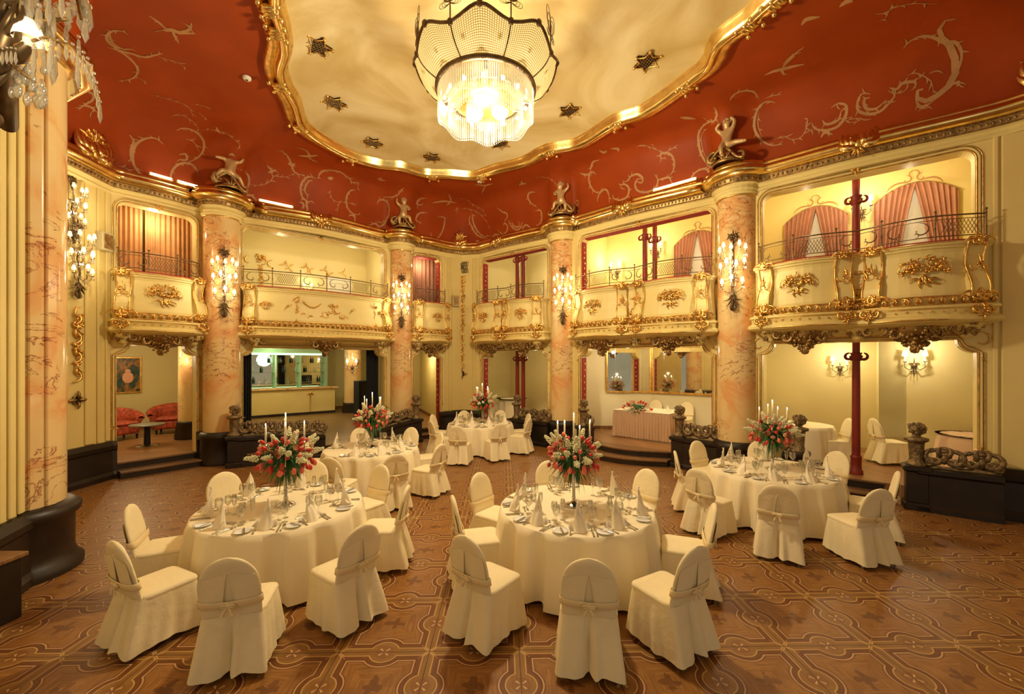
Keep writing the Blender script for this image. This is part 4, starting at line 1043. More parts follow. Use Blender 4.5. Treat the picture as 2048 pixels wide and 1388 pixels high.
for P_, Q_, t_, z_, lab in ((midp, V['d0'], .02, 2.05, 'small dark star grille low on the centre wall'), (V['left0'], V['left'], .66, 1.72, 'small dark star grille low on the left wall')):
    rz, L = FR(P_, Q_); p = along(P_, Q_, t_); o = thing('wall_vent', lab, 'vent', (*p, z_), rz, 'star grilles low on the walls'); b = MB()
    for k in range(4): leafy(b, .03*cos(k*pi/2), .03*sin(k*pi/2), 90*k, .15, .03, y=-.045, bend=0)
    b.tube([(.09*cos(a*pi/4+.4), -.045, .09*sin(a*pi/4+.4)) for a in range(8)], .016, 5, closed=True); b.build('rim', 'gold_old', o)
    m_ = MB(); m_.box(-.07, .07, -.04, -.01, -.07, .07, b=.005); m_.build('backing', 'black_iron', o)
for P_, Q_, t_, z_, lab in ((midp, V['d0'], -.15, 4.55, 'small cream loudspeaker box on the centre wall'), (V['left0'], V['left'], .90, 4.95, 'cream loudspeaker box on the left wall beside the lounge balcony')):
    rz, L = FR(P_, Q_); p = along(P_, Q_, t_); o = thing('wall_speaker', lab, 'speaker', (*p, z_), rz, 'wall loudspeakers')
    if t_ < 0: p = along(c1, midp, .55); o.location = (*p, z_); o.rotation_euler = (0, 0, FR(c1, midp)[0])
    m_ = MB(); m_.box(-.12, .12, -.16, -.01, -.19, .19, b=.012); m_.build('cabinet', 'plastic_cream', o)
    m_ = MB(); m_.box(-.09, .09, -.17, -.155, -.15, .15, b=.004)
    for i in range(8): m_.box(-.085, .085, -.175, -.168, -.13+.034*i, -.122+.034*i)
    m_.build('front_grille', 'gold_old', o)
# ------------------------------------------------------------ pier at the left of the stage, in the foreground
o = thing('marble_pier', 'veined marble pier with dark curved plinth in the left foreground', 'column', (-5.8, 4.8, 0))
mb = MB(); mb.lathe([(.45, .80), (.45, 6.05)], 40)
for a in (-.62, -.30, .02): mb.box(.43, .475, -.055, .055, .80, 6.0, M=RZ(a), b=.01)
mb.build('shaft', 'marble', o)
MB().lathe([(.60, 0), (.60, .08), (.54, .14), (.52, .22), (.52, .62), (.57, .66), (.58, .74), (.50, .80), (.4, .81)], 40).build('plinth', 'dark_wood', o)
MB().lathe([(.44, 6.0), (.50, 6.03), (.47, 6.08), (.54, 6.15)], 40).build('capital', 'gold', o)
P_, Q_ = (-5.13, 3.95), (-5.45, 4.67); rz, L = FR(P_, Q_)
mb = MB(); mb.box(0, L, .0, .35, .78, 6.2)
for x in (.12, .30, .45, .60): mb.box(x, x+.09, -.03, 0, .8, 6.2, b=.01)
struct(mb.build('wall_stage_side', 'cream_pale', loc=(*P_, 0), rz=rz)); dado('stage_side', [P_, Q_])
o = thing('stage_step', 'dark wooden stage step with brown top at the left edge', 'step', (-5.0, 3.3, 0))
m_ = MB(); m_.box(-.4, .26, -.5, .72, 0, .58, b=.01); m_.build('body', 'dark_wood', o); m_ = MB(); m_.box(-.42, .29, -.5, .75, .58, .62, b=.006); m_.build('tread', 'step_wood', o)
# ------------------------------------------------------------ big bronze and crystal sconce in the top left foreground
o = thing('wall_sconce', 'large dark bronze crystal sconce at the top left, nearest of all', 'sconce', (-3.75, 3.2, 4.75))
def k_(px, py, d=0): return ((px-52)*.00386, d, (130-py)*.00386)
b = MB(); HI = 3
b.tube([k_(-30, 215), k_(15, 245), k_(40, 200, -.1), k_(50, 150, -.15), k_(80, 120, -.2), k_(98, 60, -.1), k_(70, 20)], [.05, .08, .09, .09, .08, .05, .02], 20, flat=.8)
b.tube([k_(-20, 110), k_(10, 140, -.1), k_(40, 140, -.15), k_(100, 150, -.2), k_(118, 130, -.2)], [.07, .085, .07, .05, .03], 20)
b.tube([k_(5, 190), k_(15, 250, -.1), k_(0, 270, -.1), k_(-20, 250)], [.06, .065, .05, .03], 20)
for a0, x, y, L_ in ((60, 30, 160, .36), (100, 60, 110, .40), (20, 60, 130, .30), (-60, 0, 180, .36), (140, 20, 130, .3)): leafy(b, (x-52)*.00386, (130-y)*.00386, a0, L_, .038, y=-.22, bend=70)
for x, y, r in ((25, 235, .12), (70, 165, .09), (90, 40, .08)): scroll(b, (x-52)*.00386, (130-y)*.00386, r, 200, 300, th=.035, y=-.25)
for (x, y), a0 in (((30, 215), 200), ((80, 120), 60), ((20, 140), 150), ((70, 60), 100), ((15, 245), 260)):
    for k in range(4): leafy(b, (x-52)*.00386, (130-y)*.00386, a0-45+30*k, .26, .022, y=-.24-.01*k, bend=40-20*k)
HI = 1; b.build('acanthus_body', 'bronze', o)
ab = MB()
ab.tube([k_(90, 132, -.2), k_(150, 115, -.2), k_(195, 128, -.2), k_(225, 165, -.2), k_(243, 205, -.2), k_(252, 232, -.2)], [.014, .010, .008, .007, .006, .004], 6)
ab.tube([k_(10, 190, -.2), k_(60, 165, -.25), k_(100, 172, -.25), k_(130, 200, -.2)], .010, 6); ab.tube([k_(60, 10), k_(120, 20, -.1), k_(180, 15, -.1), k_(190, 60, -.1)], .012, 6); ab.tube([k_(100, 75, -.2), k_(130, 85, -.2), k_(165, 60, -.1)], .014, 6)
ab.build('arm', 'gold_old', o)
for px, py in ((118, 108), (8, 118), (55, 80)):
    x, y, z = k_(px, py, -.2); c = MB(); c.tube([(x, y, z-.1), (x, y, z)], .03, 10); l = c.build('candle_lamp', 'wax', o)
    MB().lathe([(.085, -.05), (.08, 0), (.05, .09), (.0, .092)], 18, M=T(x, y, z)).build('lamp_shade', 'shade_lit', l)
cr = MB(); rr = random.Random(9)
def prism(p, L_, r=.014): cr.blob((p[0], p[1], p[2]-.012), r*.8, 6, 4); cr.lathe([(0, -.03), (r*.6, -.045), (r, -.03-L_*.65), (0, -.03-L_)], 6, M=T(*p), smooth=False)
for i in range(14):
    t = i/13; q = (Vector(k_(130, 118, -.2)).lerp(Vector(k_(252, 232, -.2)), t)); q.z += .17*sin(pi*t)*.9; q.x += .10*sin(pi*t); prism(q, .14+.02*sin(i))
for i in range(11): prism(k_(135+i*6, 140+rr.uniform(-6, 6), -.2+rr.uniform(-.1, .1)), .20)
for i in range(16): prism(k_(5+i*8, 165+14*sin(i*.35), -.3), .10, .010)
for i in range(46):
    p = k_(rr.uniform(75, 195), rr.uniform(-5, 62), rr.uniform(-.25, .05)); prism(p, rr.uniform(.10, .22), rr.uniform(.014, .030))
for i in range(22): cr.blob(k_(rr.uniform(85, 150), rr.uniform(170, 240), -.2), (rr.uniform(.02, .05), .015, rr.uniform(.03, .06)), 7, 5)
cr.build('crystal_drops', 'crystal', o)
lamp(-3.15, 2.35, 4.7, 34, .15)
# ------------------------------------------------------------ chandelier
CH = (-.41, 6.5)
o = thing('chandelier', 'huge crystal chandelier with beaded net shade hanging from the painted dome', 'chandelier', (*CH, 0))
R0, Z0, R1, Z1 = .76, 6.70, 1.06, 7.02
ph0 = radians(22)
def rim(a):
    k = ((a-ph0) % (pi/4))/(pi/4); return R1*(1+.045*sin(pi*k)), Z1-.03+.11*sin(pi*k)-.03*sin(3*pi*k)
for k in range(8):
    a0 = ph0+k*pi/4; rows = []; uvs = []
    for i in range(9):
        t = i/8; row = []
        for j in range(11):
            a = a0+pi/4*j/10; r1, z1 = rim(a if j < 10 else a-1e-6); bow = .07*sin(pi*t)
            r = lerp(R0, r1, t)+bow*.6; z = lerp(Z0, z1, t)-bow*.3
            row.append((r*cos(a), r*sin(a), z)); uvs.append((j/10, t))
        rows.append(row)
    mb = MB().grid(rows); p = mb.build('shade_panel', 'bead_net', o); uvl = p.data.uv_layers.new()
    for lp in p.data.loops: uvl.data[lp.index].uv = uvs[lp.vertex_index]
    rb = MB(); rb.tube([(lerp(R0, R1, t)*cos(a0)+.045*sin(pi*t)*cos(a0), lerp(R0, R1, t)*sin(a0)+.045*sin(pi*t)*sin(a0), lerp(Z0, Z1-.03, t)-.02*sin(pi*t)) for t in [i/8 for i in range(9)]], .011, 6); rb.build('rib', 'bronze', o)
    pl = MB(); M = T(R1*cos(a0), R1*sin(a0), Z1) @ RZ(a0+pi/2)
    pl.tube([(0, 0, -.05), (0, 0, .30)], .010, 6, M=M)
    for q, ang, L_ in ((-1, 24, .36), (1, 24, .36), (-1, 100, .17), (1, 100, .17)):
        aa = radians(90-q*ang)
        for s_ in (.5, .75, 1.0):
            pts = []
            for i in range(17):
                th = 2*pi*i/16; uu = L_*s_*(1-cos(th))/2; vv = L_*.22*s_*sin(th)*(1+.3*(1-cos(th))/2); pts.append((uu*cos(aa)-vv*sin(aa), 0, .24+uu*sin(aa)+vv*cos(aa)))
            pl.tube(pts, .0045, 4, M=M)
    pl.build('plume', ['bronze', 'crystal'], o)
rm = MB(); pts = [];
for i in range(96):
    a = 2*pi*i/96; r, z = rim(a); pts.append((r*cos(a), r*sin(a), z))
rm.tube(pts, .022, 7, closed=True)
for k in range(8):
    for dd in (0, pi/8):
        a = ph0+k*pi/4+dd; r, z = rim(a); rm.blob((r*cos(a), r*sin(a), z), (.045, .045, .05), 8, 5)
rm.build('rim', 'bronze', o)
MB().lathe([(R0-.04, Z0-.03), (R0+.02, Z0-.03), (R0+.03, Z0), (R0+.02, Z0+.02), (R0-.04, Z0+.02), (R0-.04, Z0-.03)], 64).build('ring', 'bronze', o)
cur = MB()
for R_, zt, L_, n_ in ((.74, 6.66, .38, 150), (.58, 6.55, .34, 90), (.30, 6.5, .22, 50)):
    for i in range(n_):
        a = 2*pi*i/n_; l = L_*(1+.10*cos(a*8))
        cur.lathe([(0, 0), (.008, -.01), (.009, -l*.92), (0, -l)], 4, M=T(R_*cos(a), R_*sin(a), zt), smooth=False)
        cur.blob((R_*cos(a), R_*sin(a), zt-l-.015), .012, 5, 3)
for k in range(8):
    a = ph0+k*pi/4+pi/8
    for j in range(9):
        t = j/8; aa = a+(t-.5)*.5; h = .12*(1-abs(t-.5)*2); cur.tube([(.76*cos(aa), .76*sin(aa), 6.66), (.76*cos(a), .76*sin(a), 6.66+.14)], .005, 4)
co_ = cur.build('crystal_curtain', 'crystal', o); co_['kind'] = 'stuff'
MB().lathe([(.0, 6.44), (.40, 6.45), (.50, 6.50), (.52, 6.56), (.50, 6.58), (0, 6.58)], 48).build('base_plate', 'gold', o)
for k in range(3):
    a = k*2*pi/3+.4; b = MB(); b.lathe([(0, 6.34), (.09, 6.36), (.13, 6.40), (.14, 6.44)], 24, M=T(.24*cos(a), .24*sin(a))); b.build('glow_bowl', 'shade_lit', o)
for R_, n_, z in ((.64, 14, 6.52), (.86, 12, 6.86)):
    for i in range(n_):
        a = 2*pi*(i+.5)/n_; b = MB(); b.blob((R_*cos(a), R_*sin(a), z), (.028, .028, .036), 8, 6); b.build('light_bulb', 'bulb', o)
MB().tube([(0, 0, 6.5), (0, 0, 7.98)], .03, 10).build('stem', 'bronze', o)
# ------------------------------------------------------------ chairs with slip covers
def rrect(n, hx, y0, y1, r):
    """closed rounded rectangle, counter-clockwise, n points, even in length"""
    segs = []; cx = [(hx-r, y0+r, -90), (hx-r, y1-r, 0), (-hx+r, y1-r, 90), (-hx+r, y0+r, 180)]
    pts = []
    for x, y, a in cx: pts += [(x+r*cos(radians(a+18*k)), y+r*sin(radians(a+18*k))) for k in range(6)]
    L = [0]
    for i in range(len(pts)): q = pts[(i+1) % len(pts)]; L.append(L[-1]+sqrt((q[0]-pts[i][0])**2+(q[1]-pts[i][1])**2))
    # start at the middle of the back (y0 side)
    out = []; tot = L[-1]; st = L[-2]+(tot-L[-2])/2
    for k in range(n):
        s_ = (st+tot*k/n) % tot; i = max(j for j in range(len(pts)) if L[j] <= s_+1e-9); g_ = (s_-L[i])/max(1e-9, L[i+1]-L[i]); q = pts[(i+1) % len(pts)]
        out.append((lerp(pts[i][0], q[0], g_), lerp(pts[i][1], q[1], g_)))
    return out
def back_y(z): return -.205-.105*((z-.45)/.5)
def make_chair():
    o = thing('banquet_chair', 'chair', 'chair'); n = 96; rnd = random.Random(2)
    rows = []
    for i in range(11):
        t = i/10; z = .462-.412*t
        loop = rrect(n, lerp(.222, .262, t**.9), lerp(-.235, -.345, t), lerp(.222, .262, t), .06)
        row = []
        for k, (x, y) in enumerate(loop):
            f = k/n; d = Vector((x, y)).normalized(); back = max(0, 1-min(f, 1-f)/.13)
            w = .010*sin(f*2*pi*9+1)*t + .008*sin(f*2*pi*17)*t + back*.020*sin(f*2*pi*11)*t
            pl = -.10*max(0, 1-min(f, 1-f)/.022)*min(1, t*1.5+.1)            # inverted pleat at the middle of the back
            for cnr in (.375, .625, .125, .875): w += .014*max(0, 1-abs(f-cnr)/.03)*t
            row.append((x+d.x*w, y+d.y*w-pl, z+(.012*sin(f*2*pi*5)*(1 if i == 10 else 0))))
        rows.append(row)
    sk = MB().grid(rows, True); sk.build('skirt', 'chair_cloth', o)
    loop = rrect(n, .224, -.21, .226, .06); rows = []
    for s_, z in ((1.0, .440), (1.02, .455), (1.0, .472), (.92, .482), (.6, .490), (.3, .492), (.02, .493)):
        rows.append([(x*s_, (y-.0)*s_, z) for x, y in loop])
    rows[-1] = [(x*.3, y*.3, z) for x, y, z in rows[-1]]; sc_ = MB().grid(rows, True); sc_.add(rows[-1], [list(range(n))]); sc_.build('seat_cover', 'chair_cloth', o)
    rows = []; m = 28
    for i in range(17):
        z = .45+.505*(1-(1-i/16)**1.35) if i else .45
        z = min(z, .9545); w = .214 if z < .72 else .214*sqrt(max(0.0004, 1-((z-.72)/.2352)**2))
        w += .006*(z < .72)*((z-.45)/.3); th = .027*(1 if z < .9 else max(.25, sqrt(max(.02, 1-((z-.9)/.056)**2))))
        yc = back_y(z); row = []
        for k in range(m):
            a = 2*pi*k/m; cx_ = abs(cos(a))**.55*(1 if cos(a) > 0 else -1); sx = abs(sin(a))**.8*(1 if sin(a) > 0 else -1)
            row.append((w*cx_, yc+th*sx-.02*(1-cx_*cx_)*0, z))
        rows.append(row)
    bc = MB().grid(rows, True); bc.add(rows[-1], [list(range(m))]); bc.build('back_cover', 'chair_cloth', o)
    fl = MB()
    for q in (-1, 1):          # two cloth flaps that part below the shoulder of the back
        rows = []
        for i in range(9):
            t = i/8; z = .80-.22*t; gap = .004+.042*t**.8; row = []
            for k in range(7):
                u_ = k/6; zz_ = z+.035*(1-t)*(1-u_)**1.5; x = lerp(gap, .214*sqrt(max(0, 1-max(0, (zz_-.72)/.2352)**2))-.004, u_); row.append((q*x, back_y(zz_)-.026-.016*sin(pi*min(1, u_*.9+.1))*t**.7-.012*(1-u_)*t-.002, zz_))
            rows.append(row)
        fl.grid(rows)
        fl.tube([r[0] for r in rows], .005, 5)
    fl.build('back_flaps', 'chair_cloth', o)
    s = MB(); rows = []
    for z, e in ((.555, .006), (.560, .011), (.612, .012), (.618, .006)):
        row = []
        for k in range(m):
            a = 2*pi*k/m; cx_ = abs(cos(a))**.5*(1 if cos(a) > 0 else -1); sx = abs(sin(a))**.8*(1 if sin(a) > 0 else -1)
            dr = -.012*(sx < 0)*(1-abs(cx_)); row.append(((.218+e)*cx_, back_y(z)+(.034+e+(.014 if sx < 0 else 0))*sx, z+dr))
        rows.append(row)
    s.grid(rows, True); so = s.build('sash', 'sash', o)
    b = MB(); yb = back_y(.58)-.068; b.blob((0, yb, .578), (.016, .013, .018), 8, 6)
    for q in (-1, 1):
        b.tube([(0, yb, .58), (q*.035, yb-.012, .592), (q*.055, yb-.008, .58), (q*.035, yb-.008, .568), (0, yb, .575)], [.006, .012, .012, .011, .006], 6)
        b.tube([(0, yb, .57), (q*.02, yb-.012, .545), (q*.034, yb-.014, .505)], [.008, .012, .016], 6, flat=.5)
    b.build('bow', 'sash', so)
    for x, y in ((-.20, .19), (.20, .19), (-.21, -.285), (.21, -.285)):
        MB().tube([(x, y, 0), (x, y, .10)], .012, 8).build('leg', 'steel', o)
    return Once(o)
chair = make_chair()
TABLES = {   # centre, name, chairs: (x, y of the top of the back, seat name)
 'front left': ((-2.74, 4.95), [(-2.19, 3.19, 'near right'), (-3.35, 3.49, 'near left'), (-3.98, 4.41, 'left'), (-3.85, 5.62, 'far left'), (-3.03, 6.35, 'far'), (-1.95, 6.05, 'far right'), (-1.27, 5.06, 'right'), (-1.38, 3.84, 'nearest right')]),
 'front centre': ((.755, 4.92), [(.59, 3.18, 'near'), (-.41, 3.6, 'near left'), (-.67, 4.67, 'left'), (-.44, 5.65, 'far left'), (.56, 6.35, 'far'), (1.92, 5.85, 'far right'), (2.16, 4.41, 'right'), (1.52, 3.4, 'near right')]),
 'right': ((4.14, 6.63), [(3.26, 5.09, 'near'), (2.61, 5.86, 'near left'), (2.76, 7.04, 'left'), (3.53, 7.95, 'far left'), (4.77, 7.98, 'far'), (5.48, 7.0, 'far right'), (5.33, 5.72, 'right'), (4.38, 4.93, 'near right')]),
 'middle left': ((-2.8, 8.27), [(-2.9, 6.56, 'near'), (-1.9, 6.81, 'near right'), (-1.3, 7.64, 'right'), (-1.52, 8.9, 'far right'), (-2.32, 9.6, 'far'), (-3.5, 9.52, 'far left'), (-4.2, 8.35, 'left')]),
 'farthest': ((-.885, 11.6), [(-1.3, 9.8, 'near left'), (-.29, 10.2, 'near right'), (.48, 11.1, 'right'), (.50, 12.15, 'far right'), (-.35, 12.95, 'far'), (-1.5, 12.9, 'far left'), (-2.3, 11.95, 'left'), (-2.11, 10.7, 'nearest left')])}
for nm, ((cx, cy), seats) in TABLES.items():
    for x, y, sn in seats:
        dx, dy = cx-x, cy-y; L = sqrt(dx*dx+dy*dy); dx /= L; dy /= L
        r = max(L, 1.42); x, y = cx-dx*r, cy-dy*r
        h = random.Random(hash((round(x*10), round(y*10))) % 1000)
        rz = atan2(dy, dx)-pi/2+radians(h.uniform(-5, 5)); f = (cos(rz+pi/2), sin(rz+pi/2))
        chair.at((x+f[0]*.31, y+f[1]*.31, 0), rz, 'cream covered chair with sash at the %s seat of the %s round table' % (sn, nm), group='chairs around the %s table' % nm)
def nichair(x, y, rz, lab): chair.at((x, y, .302), rz, lab)
nichair(6.95, 9.0, radians(75), 'cream covered chair turned away beside the niche table left of the red column')
nichair(8.05, 8.85, radians(-100), 'cream covered chair facing right behind the red iron column')
nichair(-.75, 16.35, radians(-70), 'pale covered chair in the small white niche')
for u, n_ in ((1.1, 'left'), (2.05, 'right')):
    x, y, _ = W('e', u, 2.55); chair.at((x, y, .302), BAYS['e'][1]+pi, 'cream covered chair behind the pleated buffet table, %s one' % n_)
chair.done()
# ------------------------------------------------------------ round tables and cloths
def make_table():
    o = thing('round_table', 'table', 'table'); MB().lathe([(0, .715), (.87, .715), (.88, .725), (.88, .742), (0, .744)], 48).build('tabletop', 'step_wood', o)
    for k in range(4):
        a = pi/4+k*pi/2; MB().tube([(.5*cos(a), .5*sin(a), 0), (.46*cos(a), .46*sin(a), .72)], .016, 8).build('leg', 'steel', o)
    return Once(o)
def make_cloth(seed, R=.888, H=.752, folds=13, hem=.045, spread=.085):
    rnd = random.Random(seed); n = 160; ph = [rnd.uniform(0, 6.28) for _ in range(4)]
    rows = [[(r*cos(2*pi*j/n), r*sin(2*pi*j/n), H) for j in range(n)] for r in (.02, .3, .6, R-.02)]
    rows.append([((R+.002)*cos(2*pi*j/n), (R+.002)*sin(2*pi*j/n), H-.004) for j in range(n)])
    for i in range(1, 13):
        t = i/12; z = lerp(H-.01, hem, t); row = []
        for j in range(n):
            a = 2*pi*j/n
            w = sin(folds*a+ph[0]+.8*sin(2*a+ph[1]))*.6+sin((folds+4)*a+ph[2])*.3+sin(2*folds*a+ph[3])*.12
            w = 1.1*(1-abs(w)**.6*1.6) if w < 0 else 1.1+.0*w
            w = w-.75
            r = R+.012+spread*t**.9+w*.085*t**.45; row.append((r*cos(a), r*sin(a), z))
        rows.append(row)
    m_ = MB().grid(rows, True); m_.add(rows[0], [list(range(n))]); return m_
tb = make_table(); cloths = [make_cloth(s) for s in (1, 2, 3)]
ci = 0
for nm, ((cx, cy), seats) in TABLES.items():
    tb.at((cx, cy, 0), .3, 'round folding banquet table hidden under the cloth of the %s table' % nm, group='round banquet tables')
    c = cloths[ci % 3].build('tablecloth', 'cloth', loc=(cx, cy, 0), rz=ci*1.3); tag(c, 'floor-length cream cloth draped over the %s round table' % nm, 'tablecloth', 'round cream tablecloths'); ci += 1
nt_ = [((6.55, 9.45), 'niche left of the red column', .30, .62), ((8.95, 7.95), 'niche at the far right', .30, .55), ((-.02, 16.1), 'small white niche', .30, .46)]
for (x, y), lab, z, R in nt_:
    tb.at((x, y, z+.002), 0, 'small round table under the cloth in the '+lab, R/.89); c = make_cloth(7, R, .752, 7, .05, .08).build('tablecloth', 'skirt_cloth' if 'far right' in lab else 'cloth', loc=(x, y, z)); tag(c, 'plain cream cloth on the round table in the '+lab, 'tablecloth')
# table legs of scaled copies reach the platform: scale only in plan
for ob in [o for o in bpy.data.objects if o.get('label', '').startswith('small round table')]: ob.scale[2] = 1
tb.done()
# ------------------------------------------------------------ table settings
def m_plate():
    o = thing('side_plate', 'plate', 'plate'); MB().lathe([(0, .006), (.05, .006), (.058, .009), (.082, .017), (.083, .019), (.058, .013), (.05, .010), (0, .010)], 28).build('dish', 'china', o)
    MB().lathe([(.052, .0105), (.054, .0125), (.057, .0105)], 28).build('foot_ring', 'china', o); return Once(o)
def one(name, mb, mat, cat): o = mb.build(name, mat); tag(o, name, cat); return Once(o)
def m_knife(L=.22):
    m = MB(); rows = []
    for i in range(9):
        t = i/8; w = .0085+.002*sin(pi*t) if t < .45 else .0085*(1-((t-.45)/.55)**4)+.001; y = L*(t-.5); th = .003 if t < .45 else .0012
        rows.append([(-w, y, .003-th*.5), (w, y, .003-th*.5), (w, y, .003+th), (-w, y, .003+th)])
    m.grid(rows, True); return m
def m_spoon(L=.20, fork=False):
    m = MB(); m.tube([(0, -L/2, .003), (0, -L/2+.04, .005), (0, 0, .006), (0, L/2-.065, .005)], [.007, .006, .0035, .0035], 6, flat=.4) if False else None
    rows = []
    for i in range(7): t = i/6; w = lerp(.0095, .0042, min(1, t*1.6)); y = -L/2+(L-.06)*t; rows.append([(-w, y, .002), (w, y, .002), (w, y, .0055), (-w, y, .0055)])
    m.grid(rows, True)
    if fork:
        rows = [[(-w, y, .003), (w, y, .003), (w, y, .0055), (-w, y, .0055)] for w, y in ((.003, L/2-.06), (.011, L/2-.045), (.012, L/2-.035))]; m.grid(rows, True)
        for k in range(4): m.tube([(-.0098+.0065*k, L/2-.036, .004), (-.0098+.0065*k, L/2, .006)], .0019, 4)
    else: m.blob((0, L/2-.035, .006), (.019, .033, .005), 12, 6)
    return m
def m_glass(kind):
    P = {'wine_glass': [(0, .002), (.032, .003), (.033, .005), (.006, .010), (.0035, .03), (.0035, .085), (.010, .095), (.030, .12), (.036, .145), (.033, .175), (.029, .20)],
         'water_goblet': [(0, .002), (.034, .003), (.035, .005), (.007, .011), (.004, .03), (.004, .075), (.012, .086), (.036, .115), (.042, .145), (.040, .17), (.035, .20)],
         'champagne_flute': [(0, .002), (.030, .003), (.031, .005), (.006, .010), (.0035, .03), (.0035, .09), (.010, .10), (.022, .13), (.025, .17), (.022, .225)]}[kind]
    o = thing(kind, 'glass', 'glass'); k = [i for i, p in enumerate(P) if p[1] > .07][0]
    MB().lathe(P[:k+1], 16).build('foot_and_stem', 'glass', o); q = P[k:]
    MB().lathe(q+[(r-.0012, z) for r, z in reversed(q[1:])], 18).build('bowl', 'glass', o); return Once(o)
def m_napkin():
    o = thing('folded_napkin', 'napkin', 'napkin'); n = 24; rows = []
    for i in range(9):
        t = i/8; row = []
        for j in range(n):
            a = 2*pi*j/n; top = .075+.125*max(0, (1+cos(a))/2)**1.6; r = .043*(1-.30*t)+.004*sin(5*a)
            sh = .035*t*t; z = top*t; k_ = 1-.9*max(0, (1+cos(a))/2)**3*t**4
            row.append((r*sin(a)*k_, r*cos(a)*(1-.35*t)+sh*.4, z))
        rows.append(row)
    rows.append([(x*.45, .020+.006*sin(j), .55*z+.45*max(z, .15)) for j, (x, y, z) in enumerate(rows[-1])]); rows.append([(x*.1, .024, z) for x, y, z in rows[-1]])
    MB().grid(rows, True).build('cone', 'napkin', o)
    for q in (-1, 1):
        w = MB(); rows = []
        for i in range(6):
            t = i/5; rows.append([(q*(.030+.055*t), .005+.018*sin(t*3), .03+.05*t*(1-t)*2), (q*(.034+.05*t), -.012-.012*t, .002+.02*t), (q*(.030+.055*t), -.028*(1-t), .004+.018*t)])
        w.grid(rows); w.build('wing', 'napkin', o)
    return Once(o)
plate, napkin = m_plate(), m_napkin()
knife, spoon, fork = one('dinner_knife', m_knife(), 'silver', 'knife'), one('soup_spoon', m_spoon(.20), 'silver', 'spoon'), one('dinner_fork', m_spoon(.20, True), 'silver', 'fork')
dfork, dspoon, bknife = one('dessert_fork', m_spoon(.16, True), 'silver', 'fork'), one('dessert_spoon', m_spoon(.16), 'silver', 'spoon'), one('butter_knife', m_knife(.16), 'silver', 'knife')
gl = {k: m_glass(k) for k in ('wine_glass', 'water_goblet', 'champagne_flute')}
HT = .7535
for nm, ((cx, cy), seats) in TABLES.items():
    for x, y, sn in seats:
        a = atan2(y-cy, x-cx); rnd = random.Random(int(abs(x*77+y*31)))
        def pos(r, t): return (cx+r*cos(a)-t*sin(a), cy+r*sin(a)+t*cos(a), HT)
        ri = a+pi/2      # local +y points to the table centre
        wh = '%s seat of the %s table' % (sn, nm)
        j = lambda s_: rnd.uniform(-s_, s_)
        plate.at(pos(.775, -.20), ri, 'white side plate at the '+wh, group='side plates')
        x_, y_, z_ = pos(.775, -.185); bknife.at((x_, y_, z_+.019), ri+.2+j(.2), 'small knife on the side plate at the '+wh, group='butter knives')
        napkin.at(pos(.74+j(.01), 0), ri+j(.5), 'peaked cream napkin at the '+wh, 1.5, group='folded napkins')
        knife.at(pos(.755, .125), ri+j(.08), 'silver dinner knife at the '+wh, group='dinner knives')
        spoon.at(pos(.755, .160), ri+j(.08), 'silver soup spoon at the '+wh, group='soup spoons')
        fork.at(pos(.755, -.095), ri+j(.08), 'silver dinner fork at the '+wh, group='dinner forks')
        dfork.at(pos(.585, -.02), ri-pi/2+j(.1), 'dessert fork laid crosswise at the '+wh, group='dessert forks')
        dspoon.at(pos(.62, .0), ri+pi/2+j(.1), 'dessert spoon laid crosswise at the '+wh, group='dessert spoons')
        gl['wine_glass'].at(pos(.53, .07), a, 'clear wine glass at the '+wh, group='wine glasses'); gl['water_goblet'].at(pos(.60, .145), a, 'wide clear water goblet at the '+wh, group='water goblets'); gl['champagne_flute'].at(pos(.46, .13), a, 'slender champagne flute at the '+wh, group='champagne flutes')
for q in (plate, napkin, knife, spoon, fork, dfork, dspoon, bknife, *gl.values()): q.done() if not q.o.type == 'MESH' else bpy.data.objects.remove(q.o)
# ------------------------------------------------------------ candelabra with flowers
def tulip_mb(L=.06, r=.024):
    m = MB(); m.lathe([(.004, -.012), (.016, 0), (r, L*.3), (r*.95, L*.6), (r*.55, L*.92), (.004, L)], 9, wob=lambda a, z: 1+.10*cos(3*a)*(z/L)); m.tube([(0, 0, -.10), (0, 0, 0)], .003, 4, 1); return m
def rose_mb(r=.034):
    m = MB()
    for k in range(4):
        s = 1-.22*k; m.lathe([(.006, -.01), (r*s*.8, 0), (r*s, r*.5), (r*s*.86, r*.95+.004*k)], 12, a0=k, a1=k+2*pi, wob=lambda a, z: 1+.06*sin(3*a+k*2))
    m.blob((0, 0, r*.5), r*.35, 6, 4); return m
def bloss_mb():
    m = MB(); rnd = random.Random(3)
    for i in range(34):
        t = i/33; a = i*2.4; r = (.024*(1-t*.75))*rnd.uniform(.7, 1.15); m.blob((r*cos(a), r*sin(a), .085*t), (.010*(1-.3*t), .010*(1-.3*t), .006), 5, 4)
    return m
MESH = {}
def meshof(k, mb, mats): o = mb.build(k, mats); MESH[k] = o.data; bpy.data.objects.remove(o)
meshof('tulip', tulip_mb(), ['tulip_red', 'leaf']); meshof('coral_tulip', tulip_mb(.062, .026), ['tulip_coral', 'leaf']); meshof('rose', rose_mb(), 'rose_peach'); meshof('blossom', bloss_mb(), 'blossom_white')
def flower(kind, o, p, d, s=1):
    f = bpy.data.objects.new(kind, MESH[kind]); C.objects.link(f); f.parent = o; f.location = p
    f.rotation_mode = 'QUATERNION'; f.rotation_quaternion = Vector((0, 0, 1)).rotation_difference(Vector(d)); f.scale = (s,)*3
